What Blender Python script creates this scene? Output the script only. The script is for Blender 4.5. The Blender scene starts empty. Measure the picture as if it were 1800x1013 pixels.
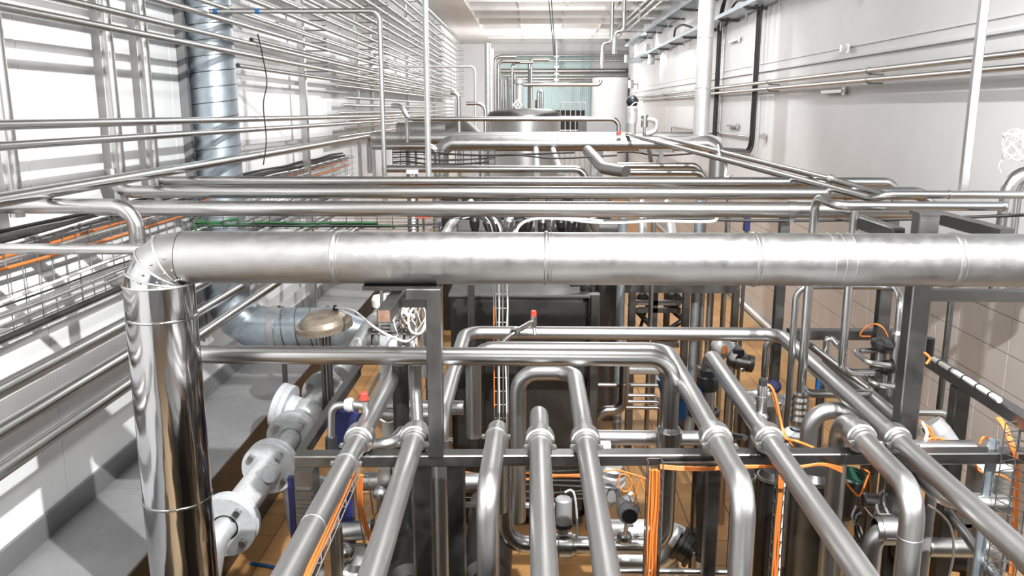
import bpy, math, random
from mathutils import Vector, Matrix

rnd = random.Random(7)
SC = bpy.context.scene
COL = SC.collection

# ------------------------------------------------------------------ camera, world, lights
CX, CY, FPX, H = 900.0, 506.5, 1480.0, 3.6
PITCH, YAW = math.radians(12.0), math.radians(1.35)
FWD = Vector((-math.sin(YAW) * math.cos(PITCH), math.cos(YAW) * math.cos(PITCH), -math.sin(PITCH)))
RGT = Vector((math.cos(YAW), math.sin(YAW), 0))
UPV = RGT.cross(FWD)
EYE = Vector((0, 0, H))
cam_d = bpy.data.cameras.new('camera')
cam = bpy.data.objects.new('camera', cam_d)
COL.objects.link(cam)
cam_d.sensor_width = 36.0
cam_d.lens = 36.0 * FPX / 1800.0
cam_d.clip_start = 0.05
cam_d.clip_end = 200
cam.matrix_world = Matrix((
    (RGT.x, UPV.x, -FWD.x, EYE.x), (RGT.y, UPV.y, -FWD.y, EYE.y), (RGT.z, UPV.z, -FWD.z, EYE.z), (0, 0, 0, 1)))
SC.camera = cam

vs = SC.view_settings
vs.view_transform = 'Standard'
vs.look = 'None'
vs.exposure = 0.1
vs.gamma = 1.0
vs.use_curve_mapping = False
SC.cycles.use_denoising = True
SC.cycles.max_bounces = 6
SC.cycles.diffuse_bounces = 3
SC.cycles.glossy_bounces = 4
SC.cycles.caustics_reflective = False
SC.cycles.caustics_refractive = False
SC.cycles.sample_clamp_indirect = 6.0

world = bpy.data.worlds.new('world')
SC.world = world
world.use_nodes = True
bg = world.node_tree.nodes['Background']
bg.inputs[0].default_value = (0.93, 0.96, 1.0, 1)
bg.inputs[1].default_value = 0.45


def lamp(name, kind, loc, energy, size=0.2, target=None, color=(1, 0.995, 0.985), size_y=None, spot=None, blend=0.5):
    d = bpy.data.lights.new(name, kind)
    d.energy = energy
    d.color = color
    if kind == 'AREA':
        d.size = size
        if size_y:
            d.shape = 'RECTANGLE'
            d.size_y = size_y
    else:
        d.shadow_soft_size = size
    if kind == 'SPOT':
        d.spot_size = math.radians(spot or 120)
        d.spot_blend = blend
    o = bpy.data.objects.new(name, d)
    COL.objects.link(o)
    o.location = loc
    if target is not None:
        o.rotation_euler = (Vector(target) - Vector(loc)).to_track_quat('-Z', 'Y').to_euler()
    return o


# hall floodlights: hard key lamps high along the tiled wall, soft tubes under the roof
lamp('flood_light_key', 'SPOT', (2.0, 0.6, 6.3), 3500, 0.05, (-1.6, 5.0, 3.0), spot=160)
lamp('flood_light_mid', 'SPOT', (1.2, 11.0, 6.3), 900, 0.06, (-1.8, 15.0, 3.0), spot=160)
lamp('flood_light_far', 'SPOT', (2.0, 20.0, 6.2), 450, 0.08, (-1.0, 25.0, 3.0), spot=160)
lamp('roof_tube_near', 'AREA', (0.3, 2.4, 6.35), 290, 0.3, (0.3, 2.4, 0), size_y=3.6)
lamp('roof_tube_far', 'AREA', (0.6, 16.0, 6.3), 160, 3.0, (0.6, 16.0, 0), size_y=8.0)
lamp('fill_point_near', 'POINT', (0.6, -2.2, 5.0), 190, 0.3)  # added fill without a fixture, lifts the lower panelled wall
lamp('fill_point_mid', 'POINT', (0.8, 15.0, 5.3), 90, 0.35)  # added sideways fill for soffit and walls, no fixture
lamp('fill_point_far', 'POINT', (0.6, 23.0, 5.2), 170, 0.35)  # added fill farther down the hall, no fixture
lamp('fill_point_end', 'POINT', (0.3, 32.0, 5.0), 420, 0.35)  # added fill to brighten the far ceiling and end wall


# ------------------------------------------------------------------ picture measure -> place in the hall
def ray(px, py):
    return FWD + RGT * ((px - CX) / FPX) - UPV * ((py - CY) / FPX)


def P(px, py, Y=None, X=None, Z=None, h=None, D=None):
    d = ray(px, py)
    if h is not None:
        Z = H - h
    if Y is not None:
        t = Y / d.y
    elif X is not None:
        t = X / d.x
    elif Z is not None:
        t = (Z - H) / d.z
    else:
        t = D
    return EYE + d * t


def pix(p):
    q = p - EYE
    w = q.dot(FWD)
    return (CX + FPX * q.dot(RGT) / w, CY - FPX * q.dot(UPV) / w)


AX = {'x': Vector((1, 0, 0)), 'y': Vector((0, 1, 0)), 'z': Vector((0, 0, 1))}


def slide(p, d, px=None, py=None):
    """the point p + t*d whose image column is px (or row is py)"""
    q = p - EYE
    if px is not None:
        k, ax = (px - CX) / FPX, RGT
    else:
        k, ax = -(py - CY) / FPX, UPV
    t = (k * q.dot(FWD) - q.dot(ax)) / (d.dot(ax) - k * d.dot(FWD))
    return p + d * t


def run(start, *moves):
    """axis by axis polyline: ('x',px) ('y',py) ('yx',px) ('z',py) ('dx',m) ('dy',m) ('dz',m) or a Vector"""
    pts = [Vector(start)]
    for m in moves:
        p = pts[-1]
        if isinstance(m, Vector):
            pts.append(m)
            continue
        k, v = m
        if k == 'x':
            pts.append(slide(p, AX['x'], px=v))
        elif k == 'y':
            pts.append(slide(p, AX['y'], py=v))
        elif k == 'yx':
            pts.append(slide(p, AX['y'], px=v))
        elif k == 'z':
            pts.append(slide(p, AX['z'], py=v))
        elif k == 'Z':
            pts.append(Vector((p.x, p.y, v)))
        else:
            pts.append(p + AX[k[1]] * v)
    return pts


# ------------------------------------------------------------------ mesh builder
def arc_path(pts, bend, steps=7):
    """round the corners of a polyline"""
    pts = [Vector(p) for p in pts]
    if len(pts) < 3 or bend <= 0:
        return pts
    out = [pts[0]]
    for i in range(1, len(pts) - 1):
        a, b, c = pts[i - 1], pts[i], pts[i + 1]
        u, v = (a - b), (c - b)
        lu, lv = u.length, v.length
        if lu < 1e-6 or lv < 1e-6:
            continue
        u, v = u / lu, v / lv
        ang = u.angle(v)
        if ang > math.pi - 0.02:
            out.append(b)
            continue
        t = bend / math.tan(ang / 2)
        t = min(t, lu * (0.98 if i == 1 else 0.49), lv * (0.98 if i == len(pts) - 2 else 0.49))
        r = t * math.tan(ang / 2)
        cen = b + (u + v).normalized() * (r / math.sin(ang / 2))
        s, e = b + u * t - cen, b + v * t - cen
        n = max(2, int(round(steps * (math.pi - ang) / (math.pi / 2))))
        tot = s.angle(e)
        axis = s.cross(e).normalized()
        for k in range(n + 1):
            out.append(cen + Matrix.Rotation(tot * k / n, 3, axis) @ s)
    out.append(pts[-1])
    return out


def frame_for(d):
    d = d.normalized()
    a = Vector((0, 0, 1)) if abs(d.z) < 0.9 else Vector((1, 0, 0))
    u = a.cross(d).normalized()
    return u, d.cross(u)


class MB:
    def __init__(self):
        self.v, self.f, self.s = [], [], []

    def face(self, idx, smooth=False):
        self.f.append(idx)
        self.s.append(smooth)

    def box(self, c, size, rot=None):
        c = Vector(c)
        hx, hy, hz = size[0] / 2, size[1] / 2, size[2] / 2
        n = len(self.v)
        for x in (-hx, hx):
            for y in (-hy, hy):
                for z in (-hz, hz):
                    p = Vector((x, y, z))
                    self.v.append(c + (rot @ p if rot else p))
        for q in ((0, 1, 3, 2), (4, 6, 7, 5), (0, 4, 5, 1), (2, 3, 7, 6), (0, 2, 6, 4), (1, 5, 7, 3)):
            self.face([n + i for i in q])
        return self

    def bar(self, a, b, w, hgt, cham=0.0, up=None):
        """rectangular bar with chamfered long edges from a to b, hgt measured towards up"""
        a, b = Vector(a), Vector(b)
        d = (b - a).normalized()
        up = Vector(up) if up else (Vector((0, 0, 1)) if abs(d.z) < 0.9 else Vector((0, 1, 0)))
        s = d.cross(up).normalized()
        up = s.cross(d)
        w2, h2 = w / 2, hgt / 2
        c = min(cham, w2 * 0.9, h2 * 0.9)
        if c > 0:
            prof = [(-w2 + c, -h2), (w2 - c, -h2), (w2, -h2 + c), (w2, h2 - c), (w2 - c, h2), (-w2 + c, h2), (-w2, h2 - c), (-w2, -h2 + c)]
        else:
            prof = [(-w2, -h2), (w2, -h2), (w2, h2), (-w2, h2)]
        n, m = len(self.v), len(prof)
        for q in (a, b):
            for x, y in prof:
                self.v.append(q + s * x + up * y)
        for i in range(m):
            j = (i + 1) % m
            self.face([n + i, n + j, n + m + j, n + m + i])
        self.face([n + i for i in reversed(range(m))])
        self.face([n + m + i for i in range(m)])
        return self

    def tube(self, pts, r, bend=0.0, seg=16, cap=True, steps=7):
        path = arc_path(pts, bend, steps)
        clean = [path[0]]
        for p in path[1:]:
            if (p - clean[-1]).length > 1e-5:
                clean.append(p)
        path = clean
        if len(path) < 2:
            return self
        rr = r if isinstance(r, (list, tuple)) else None
        n0 = len(self.v)
        m = len(path)
        dirs = []
        for i in range(m):
            if i == 0:
                d = path[1] - path[0]
            elif i == m - 1:
                d = path[-1] - path[-2]
            else:
                d = (path[i] - path[i - 1]).normalized() + (path[i + 1] - path[i]).normalized()
            dirs.append(d.normalized())
        u, w = frame_for(dirs[0])
        rings = []
        for i in range(m):
            if i:
                q = dirs[i - 1].rotation_difference(dirs[i])
                u = q @ u
            w = dirs[i].cross(u).normalized()
            u = w.cross(dirs[i]).normalized()
            ri = r if rr is None else rr[0] + (rr[1] - rr[0]) * i / (m - 1)
            k = 1.0
            if 0 < i < m - 1:
                cs = (path[i] - path[i - 1]).normalized().dot(dirs[i])
                k = 1.0 / max(cs, 0.5)
                if bend > 0:
                    k = 1.0
            ring = []
            for j in range(seg):
                t = 2 * math.pi * j / seg
                ring.append(path[i] + (u * math.cos(t) + w * math.sin(t)) * ri * k)
            rings.append(ring)
            self.v.extend(ring)
        for i in range(m - 1):
            for j in range(seg):
                k = (j + 1) % seg
                a = n0 + i * seg
                self.face([a + j, a + k, a + seg + k, a + seg + j], True)
        if cap:
            n = len(self.v)
            self.v.extend(rings[0])
            self.v.extend(rings[-1])
            self.face([n + j for j in reversed(range(seg))])
            self.face([n + seg + j for j in range(seg)])
        return self

    def lathe(self, o, d, prof, seg=20, smooth=False):
        """prof: (distance along d, radius) from o"""
        o, d = Vector(o), Vector(d).normalized()
        u, w = frame_for(d)

        def ring(t, r):
            n = len(self.v)
            for j in range(seg):
                a = 2 * math.pi * j / seg
                self.v.append(o + d * t + (u * math.cos(a) + w * math.sin(a)) * max(r, 1e-4))
            return n
        prev = None
        for i in range(len(prof) - 1):
            if smooth and prev is not None:
                a = prev
            else:
                a = ring(*prof[i])
            b = ring(*prof[i + 1])
            prev = b
            for j in range(seg):
                k = (j + 1) % seg
                self.face([a + j, a + k, b + k, b + j], True)
        return self

    def disc(self, o, d, r, t, seg=24):
        return self.lathe(o, d, [(0, 0), (0, r), (t, r), (t, 0)], seg)

    def ball(self, c, r, d=(0, 0, 1), seg=14, half=False, squash=1.0):
        n = 8
        pr = []
        for i in range(n + 1):
            a = (math.pi / 2 if half else math.pi) * i / n
            if half:
                a = math.pi / 2 - a
                pr.append((r * math.cos(math.pi / 2 - a) * 0 + r * squash * math.cos(a) if False else r * squash * math.sin(math.pi / 2 * i / n), r * math.cos(math.pi / 2 * i / n)))
            else:
                pr.append((-r * squash * math.cos(a), r * math.sin(a)))
        return self.lathe(c, d, pr, seg, True)

    def mesh(self, name, origin):
        o = Vector(origin)
        me = bpy.data.meshes.new(name)
        me.from_pydata([tuple(Vector(p) - o) for p in self.v], [], self.f)
        me.polygons.foreach_set('use_smooth', self.s)
        me.update()
        return me

    def build(self, name, mat, parent=None, origin=None):
        if origin is None:
            if parent is not None:
                origin = wloc(parent)
            else:
                n = len(self.v)
                origin = Vector((sum(p[0] for p in self.v) / n, sum(p[1] for p in self.v) / n, min(p[2] for p in self.v)))
        me = self.mesh(name, origin)
        me.materials.append(mat)
        return link(name, me, origin, parent)


def wloc(o):
    p = o.location.copy()
    while o.parent:
        o = o.parent
        p += o.location
    return p


def link(name, me, origin, parent=None, rot=None):
    o = bpy.data.objects.new(name, me)
    COL.objects.link(o)
    if parent is not None:
        o.parent = parent
        o.location = Vector(origin) - wloc(parent)
    else:
        o.location = Vector(origin)
    if rot is not None:
        o.rotation_euler = rot
    return o


USED = {}


def tag(o, label=None, cat=None, group=None, kind=None):
    if label:
        o['label'] = label
        USED[label] = USED.get(label, 0) + 1
    if cat:
        o['category'] = cat
    if group:
        o['group'] = group
    if kind:
        o['kind'] = kind
    return o


def empty(name, loc, label=None, cat=None, group=None, kind=None):
    o = bpy.data.objects.new(name, None)
    COL.objects.link(o)
    o.location = Vector(loc)
    o.empty_display_size = 0.1
    return tag(o, label, cat, group, kind)


# ------------------------------------------------------------------ materials
def mat(name, col, metal=0.0, rough=0.5, noise=0.0, nscale=8.0, bump=0.0, bscale=40.0, stretch=None, rvar=0.0, col2=None, emit=None):
    m = bpy.data.materials.new(name)
    m.use_nodes = True
    nt = m.node_tree
    b = nt.nodes['Principled BSDF']
    b.inputs['Base Color'].default_value = (*col, 1)
    b.inputs['Metallic'].default_value = metal
    b.inputs['Roughness'].default_value = rough
    if emit:
        b.inputs['Emission Color'].default_value = (*emit[0], 1)
        b.inputs['Emission Strength'].default_value = emit[1]
    if noise or bump or rvar or col2:
        g = nt.nodes.new('ShaderNodeNewGeometry')
        mp = nt.nodes.new('ShaderNodeMapping')
        nt.links.new(g.outputs['Position'], mp.inputs['Vector'])
        if stretch:
            mp.inputs['Scale'].default_value = stretch
        n = nt.nodes.new('ShaderNodeTexNoise')
        n.inputs['Scale'].default_value = nscale
        n.inputs['Detail'].default_value = 6
        n.inputs['Roughness'].default_value = 0.65
        nt.links.new(mp.outputs[0], n.inputs['Vector'])
        if noise or col2:
            rp = nt.nodes.new('ShaderNodeValToRGB')
            lo = col2 if col2 else tuple(c * (1 - noise) for c in col)
            hi = tuple(min(1, c * (1 + noise * 0.6)) for c in col)
            rp.color_ramp.elements[0].position = 0.32
            rp.color_ramp.elements[1].position = 0.68
            rp.color_ramp.elements[0].color = (*lo, 1)
            rp.color_ramp.elements[1].color = (*hi, 1)
            nt.links.new(n.outputs[0], rp.inputs[0])
            nt.links.new(rp.outputs[0], b.inputs['Base Color'])
        if rvar:
            mr = nt.nodes.new('ShaderNodeMapRange')
            mr.inputs[1].default_value = 0.3
            mr.inputs[2].default_value = 0.7
            mr.inputs[3].default_value = max(0.03, rough - rvar)
            mr.inputs[4].default_value = min(1, rough + rvar)
            nt.links.new(n.outputs[0], mr.inputs[0])
            nt.links.new(mr.outputs[0], b.inputs['Roughness'])
        if bump:
            n2 = nt.nodes.new('ShaderNodeTexNoise')
            n2.inputs['Scale'].default_value = bscale
            n2.inputs['Detail'].default_value = 3
            nt.links.new(mp.outputs[0], n2.inputs['Vector'])
            bp = nt.nodes.new('ShaderNodeBump')
            bp.inputs['Strength'].default_value = bump
            bp.inputs['Distance'].default_value = 0.01
            nt.links.new(n2.outputs[0], bp.inputs['Height'])
            nt.links.new(bp.outputs[0], b.inputs['Normal'])
    return m


M = {}
M['steel'] = mat('satin_steel', (0.45, 0.449, 0.445), 1.0, 0.27)
M['matte'] = mat('blasted_steel', (0.52, 0.52, 0.517), 1.0, 0.36, noise=0.05, nscale=5)
M['wallpipe'] = mat('wall_pipe_steel', (0.50, 0.497, 0.485), 1.0, 0.27)
M['clad'] = mat('dusty_cladding', (0.39, 0.39, 0.388), 1.0, 0.40, noise=0.06, nscale=20, rvar=0.06, bump=0.03, bscale=14)
M['mirror'] = mat('polished_cladding', (0.38, 0.38, 0.385), 1.0, 0.11, noise=0.08, nscale=5, rvar=0.04, bump=0.8, bscale=4.2, stretch=(1.8, 1.8, 0.3))
M['frame'] = mat('frame_steel', (0.185, 0.184, 0.18), 1.0, 0.36, noise=0.15, nscale=7, rvar=0.08)
M['galv'] = mat('galvanised_sheet', (0.42, 0.48, 0.53), 0.75, 0.38, noise=0.12, nscale=18, rvar=0.08)
M['cast'] = mat('grey_painted_casting', (0.42, 0.43, 0.44), 0.35, 0.48, noise=0.18, nscale=16, bump=0.10, bscale=90)
M['castlight'] = mat('pale_painted_casting', (0.55, 0.57, 0.59), 0.25, 0.5, noise=0.15, nscale=20, bump=0.12, bscale=90)
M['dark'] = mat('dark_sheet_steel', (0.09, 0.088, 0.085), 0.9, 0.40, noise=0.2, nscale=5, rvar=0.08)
M['darktop'] = mat('machine_top_sheet', (0.15, 0.149, 0.146), 0.9, 0.45, noise=0.12, nscale=6)
M['black'] = mat('black_plastic', (0.015, 0.015, 0.017), 0.0, 0.4)
M['rubber'] = mat('black_cable_sheath', (0.02, 0.02, 0.02), 0.0, 0.55)
M['wall'] = mat('white_panel_paint', (0.84, 0.85, 0.86), 0.0, 0.35, noise=0.03, nscale=1.5, stretch=(1, 1, 0.3))
M['wallr'] = mat('white_wall_paint', (0.76, 0.765, 0.775), 0.0, 0.55, noise=0.05, nscale=0.9, bump=0.05, bscale=6)
M['tile'] = mat('beige_wall_tile', (0.56, 0.525, 0.50), 0.0, 0.28, noise=0.05, nscale=3)
M['grout'] = mat('dark_grout', (0.19, 0.175, 0.16), 0.0, 0.8)
M['floortile'] = mat('ochre_floor_tile', (0.50, 0.265, 0.10), 0.0, 0.5, noise=0.22, nscale=3.0, rvar=0.1)
M['floorgrout'] = mat('floor_grout', (0.42, 0.30, 0.18), 0.0, 0.8)
M['plinth'] = mat('grey_sheet_cover', (0.33, 0.33, 0.335), 0.35, 0.5, noise=0.12, nscale=2.5)
M['trimdark'] = mat('dark_grey_trim', (0.17, 0.17, 0.175), 0.0, 0.5)
M['ceil'] = mat('white_concrete', (0.78, 0.78, 0.77), 0.0, 0.7, noise=0.05, nscale=2)
M['white'] = mat('white_plastic', (0.80, 0.79, 0.76), 0.0, 0.4)
M['whitepipe'] = mat('white_painted_pipe', (0.66, 0.67, 0.67), 0.55, 0.36, noise=0.08, nscale=5)
M['orange'] = mat('orange_cable_sheath', (0.60, 0.175, 0.035), 0.0, 0.45)
M['green'] = mat('green_cable_sheath', (0.015, 0.12, 0.03), 0.0, 0.45)
M['red'] = mat('red_plastic', (0.62, 0.06, 0.04), 0.0, 0.4)
M['blue'] = mat('blue_enamel', (0.012, 0.085, 0.24), 0.0, 0.35)
M['navy'] = mat('navy_paint', (0.018, 0.025, 0.12), 0.0, 0.4)
M['bronze'] = mat('tarnished_actuator', (0.40, 0.34, 0.27), 0.7, 0.40, noise=0.25, nscale=12)
M['turq'] = mat('turquoise_sheet', (0.60, 0.76, 0.77), 0.1, 0.45, noise=0.04, nscale=3)
M['rust'] = mat('rusty_end', (0.20, 0.12, 0.085), 0.3, 0.7, noise=0.3, nscale=30)
M['bolt'] = mat('zinc_bolt', (0.48, 0.48, 0.47), 1.0, 0.32)
M['wire'] = mat('dark_wire', (0.16, 0.16, 0.16), 0.8, 0.4)
M['wirebright'] = mat('zinc_wire', (0.55, 0.55, 0.54), 0.9, 0.35)
M['lens'] = mat('lamp_lens', (1, 1, 1), 0.0, 0.3, emit=((0.95, 0.97, 1.0), 80.0))
M['darkhole'] = mat('opening_shade', (0.012, 0.012, 0.014), 0.0, 0.6)
M['drum'] = mat('dark_green_lid', (0.01, 0.05, 0.035), 0.0, 0.3)


# ------------------------------------------------------------------ pipe runs and fittings
def seg_point(pts, i, axis, val):
    d = (pts[i + 1] - pts[i]).normalized()
    return (slide(pts[i], d, px=val) if axis == 'x' else slide(pts[i], d, py=val)), d


def fit_union(parent, p, d, r, m, mb=None):
    """screwed dairy union: grooved nut, collar, two lugs with bolts"""
    L = r * 1.4
    b = MB()
    b.lathe(p - d * L, d, [(0, r * 1.0), (0, r * 1.18), (L * .3, r * 1.26), (L * .3, r * 1.46), (L * 1.35, r * 1.46), (L * 1.45, r * 1.3), (L * 1.6, r * 1.3), (L * 1.6, r * 1.16), (L * 2, r * 1.12), (L * 2, r)], 24)
    u, w = frame_for(d)
    for k in range(8):
        a = 2 * math.pi * k / 8 + .2
        n = u * math.cos(a) + w * math.sin(a)
        b.bar(p - d * L * .55 + n * r * 1.42, p + d * L * .25 + n * r * 1.42, r * .16, r * .12, up=n)
    o = b.build('union_nut', m, parent, p)
    s = d.cross(Vector((0, 0, 1)))
    s = s.normalized() if s.length > .1 else Vector((1, 0, 0))
    e0 = p + d * L * 1.15
    for sg in (-1, 1):
        q = e0 + s * sg * r * 1.45
        e = MB()
        e.bar(e0 + s * sg * r * 1.1, q, r * .5, r * .2, up=d)
        e.lathe(q - d * r * .3, d, [(0, 0), (0, r * .18), (r * .6, r * .18), (r * .6, 0)], 8)
        e.build('bolt_lug', M['bolt'], o, q)
    return o


def fit_ears(parent, p, d, r, m):
    """hinged clamp ring with two bolt lugs"""
    b = MB()
    L = r * .22
    b.lathe(p - d * L, d, [(0, r), (0, r * 1.12), (L * 2, r * 1.12), (L * 2, r)], 20)
    o = b.build('clamp_ring', m, parent, p)
    s = d.cross(Vector((0, 0, 1)))
    s = s.normalized() if s.length > .1 else Vector((1, 0, 0))
    for sg in (-1, 1):
        q = p + s * sg * r * 1.30
        e = MB()
        e.bar(p + s * sg * r * 1.02, q + s * sg * r * .12, r * .5, r * .18, up=d)
        e.lathe(q - d * r * .28, d, [(0, 0), (0, r * .17), (r * .56, r * .17), (r * .56, 0)], 8)
        e.build('bolt_lug', M['bolt'], o, q)
    return o


def fit_band(parent, p, d, r, m, L=None):
    b = MB()
    L = L or r * .08
    b.lathe(p - d * L, d, [(0, r), (L * .4, r * 1.035), (L * 1.6, r * 1.035), (L * 2, r)], 24)
    return b.build('seam_band', m, parent, p)


def fit_cover(parent, p, d, r, m):
    b = MB()
    L = r * .55
    b.lathe(p - d * L, d, [(0, r), (0, r * 1.07), (L * 2, r * 1.07), (L * 2, r)], 20)
    o = b.build('pipe_clip', m, parent, p)
    e = MB()
    e.box(p + Vector((0, 0, -r * 1.3)), (r * .5, r * .5, r * .6))
    e.build('clip_bolt', M['bolt'], o, p)
    return o


def fit_flange(parent, p, d, r, m, R=1.9, T=.35, nb=6):
    b = MB()
    t = r * T
    b.lathe(p - d * t, d, [(0, r), (0, r * R), (t * .9, r * R), (t * .9, r * R * .96), (t * 1.1, r * R * .96), (t * 1.1, r * R), (t * 2, r * R), (t * 2, r)], 28)
    o = b.build('flange', m, parent, p)
    u, w = frame_for(d)
    for k in range(nb):
        a = 2 * math.pi * (k + .5) / nb
        q = p + (u * math.cos(a) + w * math.sin(a)) * r * (1 + R) * .52
        e = MB()
        e.lathe(q - d * t * 1.9, d, [(0, 0), (0, r * .17), (t * 3.8, r * .17), (t * 3.8, 0)], 6)
        e.build('bolt', M['bolt'], o, q)
    return o


FIT = {'union': fit_union, 'ears': fit_ears, 'band': fit_band, 'clip': fit_cover, 'flange': fit_flange}


def pipe(label, pts, r, m='steel', bend=None, fits=(), name='steel_pipe', cat='pipe', group=None, seg=16):
    bend = r * 3.0 if bend is None else bend
    o = MB().tube(pts, r, bend, seg).build(name, M[m], origin=pts[0])
    tag(o, label, cat, group)
    for f in fits:
        kind, i, ax, val = f[:4]
        p, d = seg_point(pts, i, ax, val)
        FIT[kind](o, p, d, r, M[f[4]] if len(f) > 4 else M[m])
    return o


def post(label, a, b, w=0.07, d=0.07, m='frame', name='square_post', cat='post', plates=(), group=None):
    o = MB().bar(a, b, w, d, 0.006).build(name, M[m], origin=b if b.z < a.z else a)
    return tag(o, label, cat, group)


def beam(label, a, b, w=0.07, d=0.07, m='frame', name='square_beam', cat='beam', up=None, group=None):
    o = MB().bar(a, b, w, d, 0.006, up).build(name, M[m], origin=a)
    return tag(o, label, cat, group)
# ------------------------------------------------------------------ setting
XL, XR, YB, YE, ZC = -3.1, 3.96, -7.0, 38.0, 6.62


def struct(name, mb, m, parent=None, origin=None):
    o = mb.build(name, m, parent, origin)
    if parent is None:
        o['kind'] = 'structure'
    return o


# floor: screed base, single tiles where the picture lets one tell them apart, joined tiles beyond
fl = struct('floor', MB().box((0.43, 15.5, -0.06), (7.2, 45.2, 0.1)), M['floorgrout'], origin=(0.43, 17, -0.11))
TS = 0.40
tm = MB().bar((-(TS - .008) / 2, 0, 0.0), ((TS - .008) / 2, 0, 0.0), TS - .008, 0.02, 0.003).mesh('tile', (0, 0, 0))
tm.materials.append(M['floortile'])
cells = []
for i in range(18):
    for j in range(34):
        x, y = XL + .1 + TS * (i + .5), 4.6 + TS * (j + .5)
        if x > XR:
            continue
        q = pix(Vector((x, y, 0)))
        seen = (1040 < q[0] < 1560 and 480 < q[1] < 1020) or (380 < q[0] < 780 and 780 < q[1] < 1020) or (780 < q[0] <= 1560 and q[1] > 740)
        cells.append((not seen, y, x, y))
cells.sort()
for k, (_, _, x, y) in enumerate(cells[:280]):
    link('tile', tm, (x, y, -0.002 + rnd.uniform(-.0015, .0015)), fl)
rest = MB()
for _, _, x, y in cells[280:]:
    rest.bar((x - TS / 2 + .004, y, -.002), (x + TS / 2 - .004, y, -.002), TS - .008, .02)
for i in range(18):
    for j in range(58):
        x, y = XL + .1 + TS * (i + .5), 18.2 + TS * (j + .5)
        if y < YE and x < XR:
            rest.bar((x - TS / 2 + .004, y, -.002), (x + TS / 2 - .004, y, -.002), TS - .008, .02)
o = rest.build('far_tiles', M['floortile'], fl)
o['kind'] = 'stuff'

# panelled wall: tall insulated panels with recessed joints
wl = struct('wall_left', MB().box((XL - .09, 15.5, ZC / 2), (.1, 45, ZC)), M['grout'], origin=(XL - .09, 17, 0))
pw = 1.1
y0 = 5.17 - pw * 11
pm = MB().bar((0, 0, 0.0), (0, 0, ZC), pw - .010, .05, .002, up=(1, 0, 0)).mesh('panel', (0, 0, 0))
pm.materials.append(M['wall'])
for k in range(43):
    y = y0 + pw * (k + .5)
    if y - pw / 2 < YE and y > YB:
        link('panel', pm, (XL - .025, y, 0), wl)

# tiled wall: painted upper part, ledge, tiled lower part
wr = struct('wall_right', MB().box((XR + .08, 14.5, ZC / 2), (.1, 43, ZC)), M['grout'], origin=(XR + .08, 16, 0))
TT = 2.22
MB().box((XR + .03, 14.5, (TT + ZC) / 2), (.06, 43, ZC - TT)).build('upper_wall_face', M['wallr'], wr)
MB().bar((XR - .012, YB, 4.235), (XR - .012, 36, 4.235), .05, .03, .004).build('wall_ledge', M['wallr'], wr)
MB().bar((XR - .004, YB, 4.36), (XR - .004, 36, 4.36), .02, .012).build('wall_ledge', M['wallr'], wr)
for yj in (20.5, 25.5):
    MB().bar((XR - .003, yj, TT), (XR - .003, yj, ZC), .05, .014, up=(1, 0, 0)).build('cover_strip', M['wallr'], wr)
tw, th = .42, .31
wm = MB().bar((0, 0, -(th - .007) / 2), (0, 0, (th - .007) / 2), tw - .007, .02, .003, up=(1, 0, 0)).mesh('tile', (0, 0, 0))
wm.materials.append(M['tile'])
farw = MB()
for j in range(7):
    for i in range(80):
        y, z = 3.9 + tw * (i + .5), .05 + th * (j + .5)
        if y > 36:
            continue
        if y < 17:
            link('tile', wm, (XR + .02, y, z), wr)
        elif y > 17:
            farw.bar((XR + .02, y, z - th / 2 + .004), (XR + .02, y, z + th / 2 - .004), tw - .007, .02, up=(1, 0, 0))
o = farw.build('far_tiles', M['tile'], wr)
o['kind'] = 'stuff'
o = MB().bar((XR - .03, YB, .06), (XR - .03, 36, .06), .08, .12, .03).build('baseboard_right', M['tile'], origin=(XR, 16, 0))
o['kind'] = 'structure'

# end of the hall
we = struct('wall_back', MB().box((1.3, YE + .1, ZC / 2), (9.4, .2, ZC)), M['wallr'], origin=(.4, YE + .1, 0))
b = MB()
for k in range(46):
    b.bar((-1.3 + k * .085, YE - .03, 3.2), (-1.3 + k * .085, YE - .03, 5.9), .045, .05, .012, up=(0, 1, 0))
b.box((.62, YE - .015, 4.55), (4.0, .03, 2.7))
b.build('ribbed_sheet', M['turq'], we)
MB().box((1.55, YE - .08, 3.0), (1.5, .05, 1.1)).build('dark_opening', M['darkhole'], we)  # flat black box, the shade inside the opening put into its colour
struct('wall_niche', MB().box((6.0, 37, ZC / 2), (.1, 2.2, ZC)).box((5.0, 35.95, ZC / 2), (1.9, .1, ZC)), M['wallr'])
o = struct('wall_recess', MB().lathe((3.2, 35.6, 0), (0, 0, 1), [(0, 0), (0, .75), (4.85, .75), (4.85, 0)], 32), M['wallr'])

# roof: slab, ribs, soffit beam over the pipe rack
ce = struct('ceiling', MB().box((1.3, 15.5, ZC + .1), (9.4, 45, .2)), M['ceil'], origin=(.43, 17, ZC))
for k in range(19):
    y = 1.1 + 2.03 * k
    b = MB()
    b.bar((XL + 1.3, y, ZC - .11), (XR, y, ZC - .11), .16, .24, .03)
    rb = b.build('ceiling_rib', M['ceil'], ce)
    for x in (-.4, 1.0, 2.4):
        g = MB()
        n = len(g.v)
        for q in ((x - .05, y - .08, ZC - .0), (x + .05, y - .08, ZC), (x, y - .08, ZC - .2), (x - .05, y - .42, ZC), (x + .05, y - .42, ZC)):
            g.v.append(Vector(q))
        for f in ((0, 1, 2), (0, 2, 3), (1, 4, 2), (3, 2, 4), (0, 3, 4, 1)):
            g.face([n + i for i in f])
        g.build('rib_gusset', M['ceil'], rb)
o = struct('trim_1', MB().box((XL + .65, 17, 6.5), (1.3, 45, .24)), M['ceil'], origin=(XL + .65, 17, 6.38))

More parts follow.
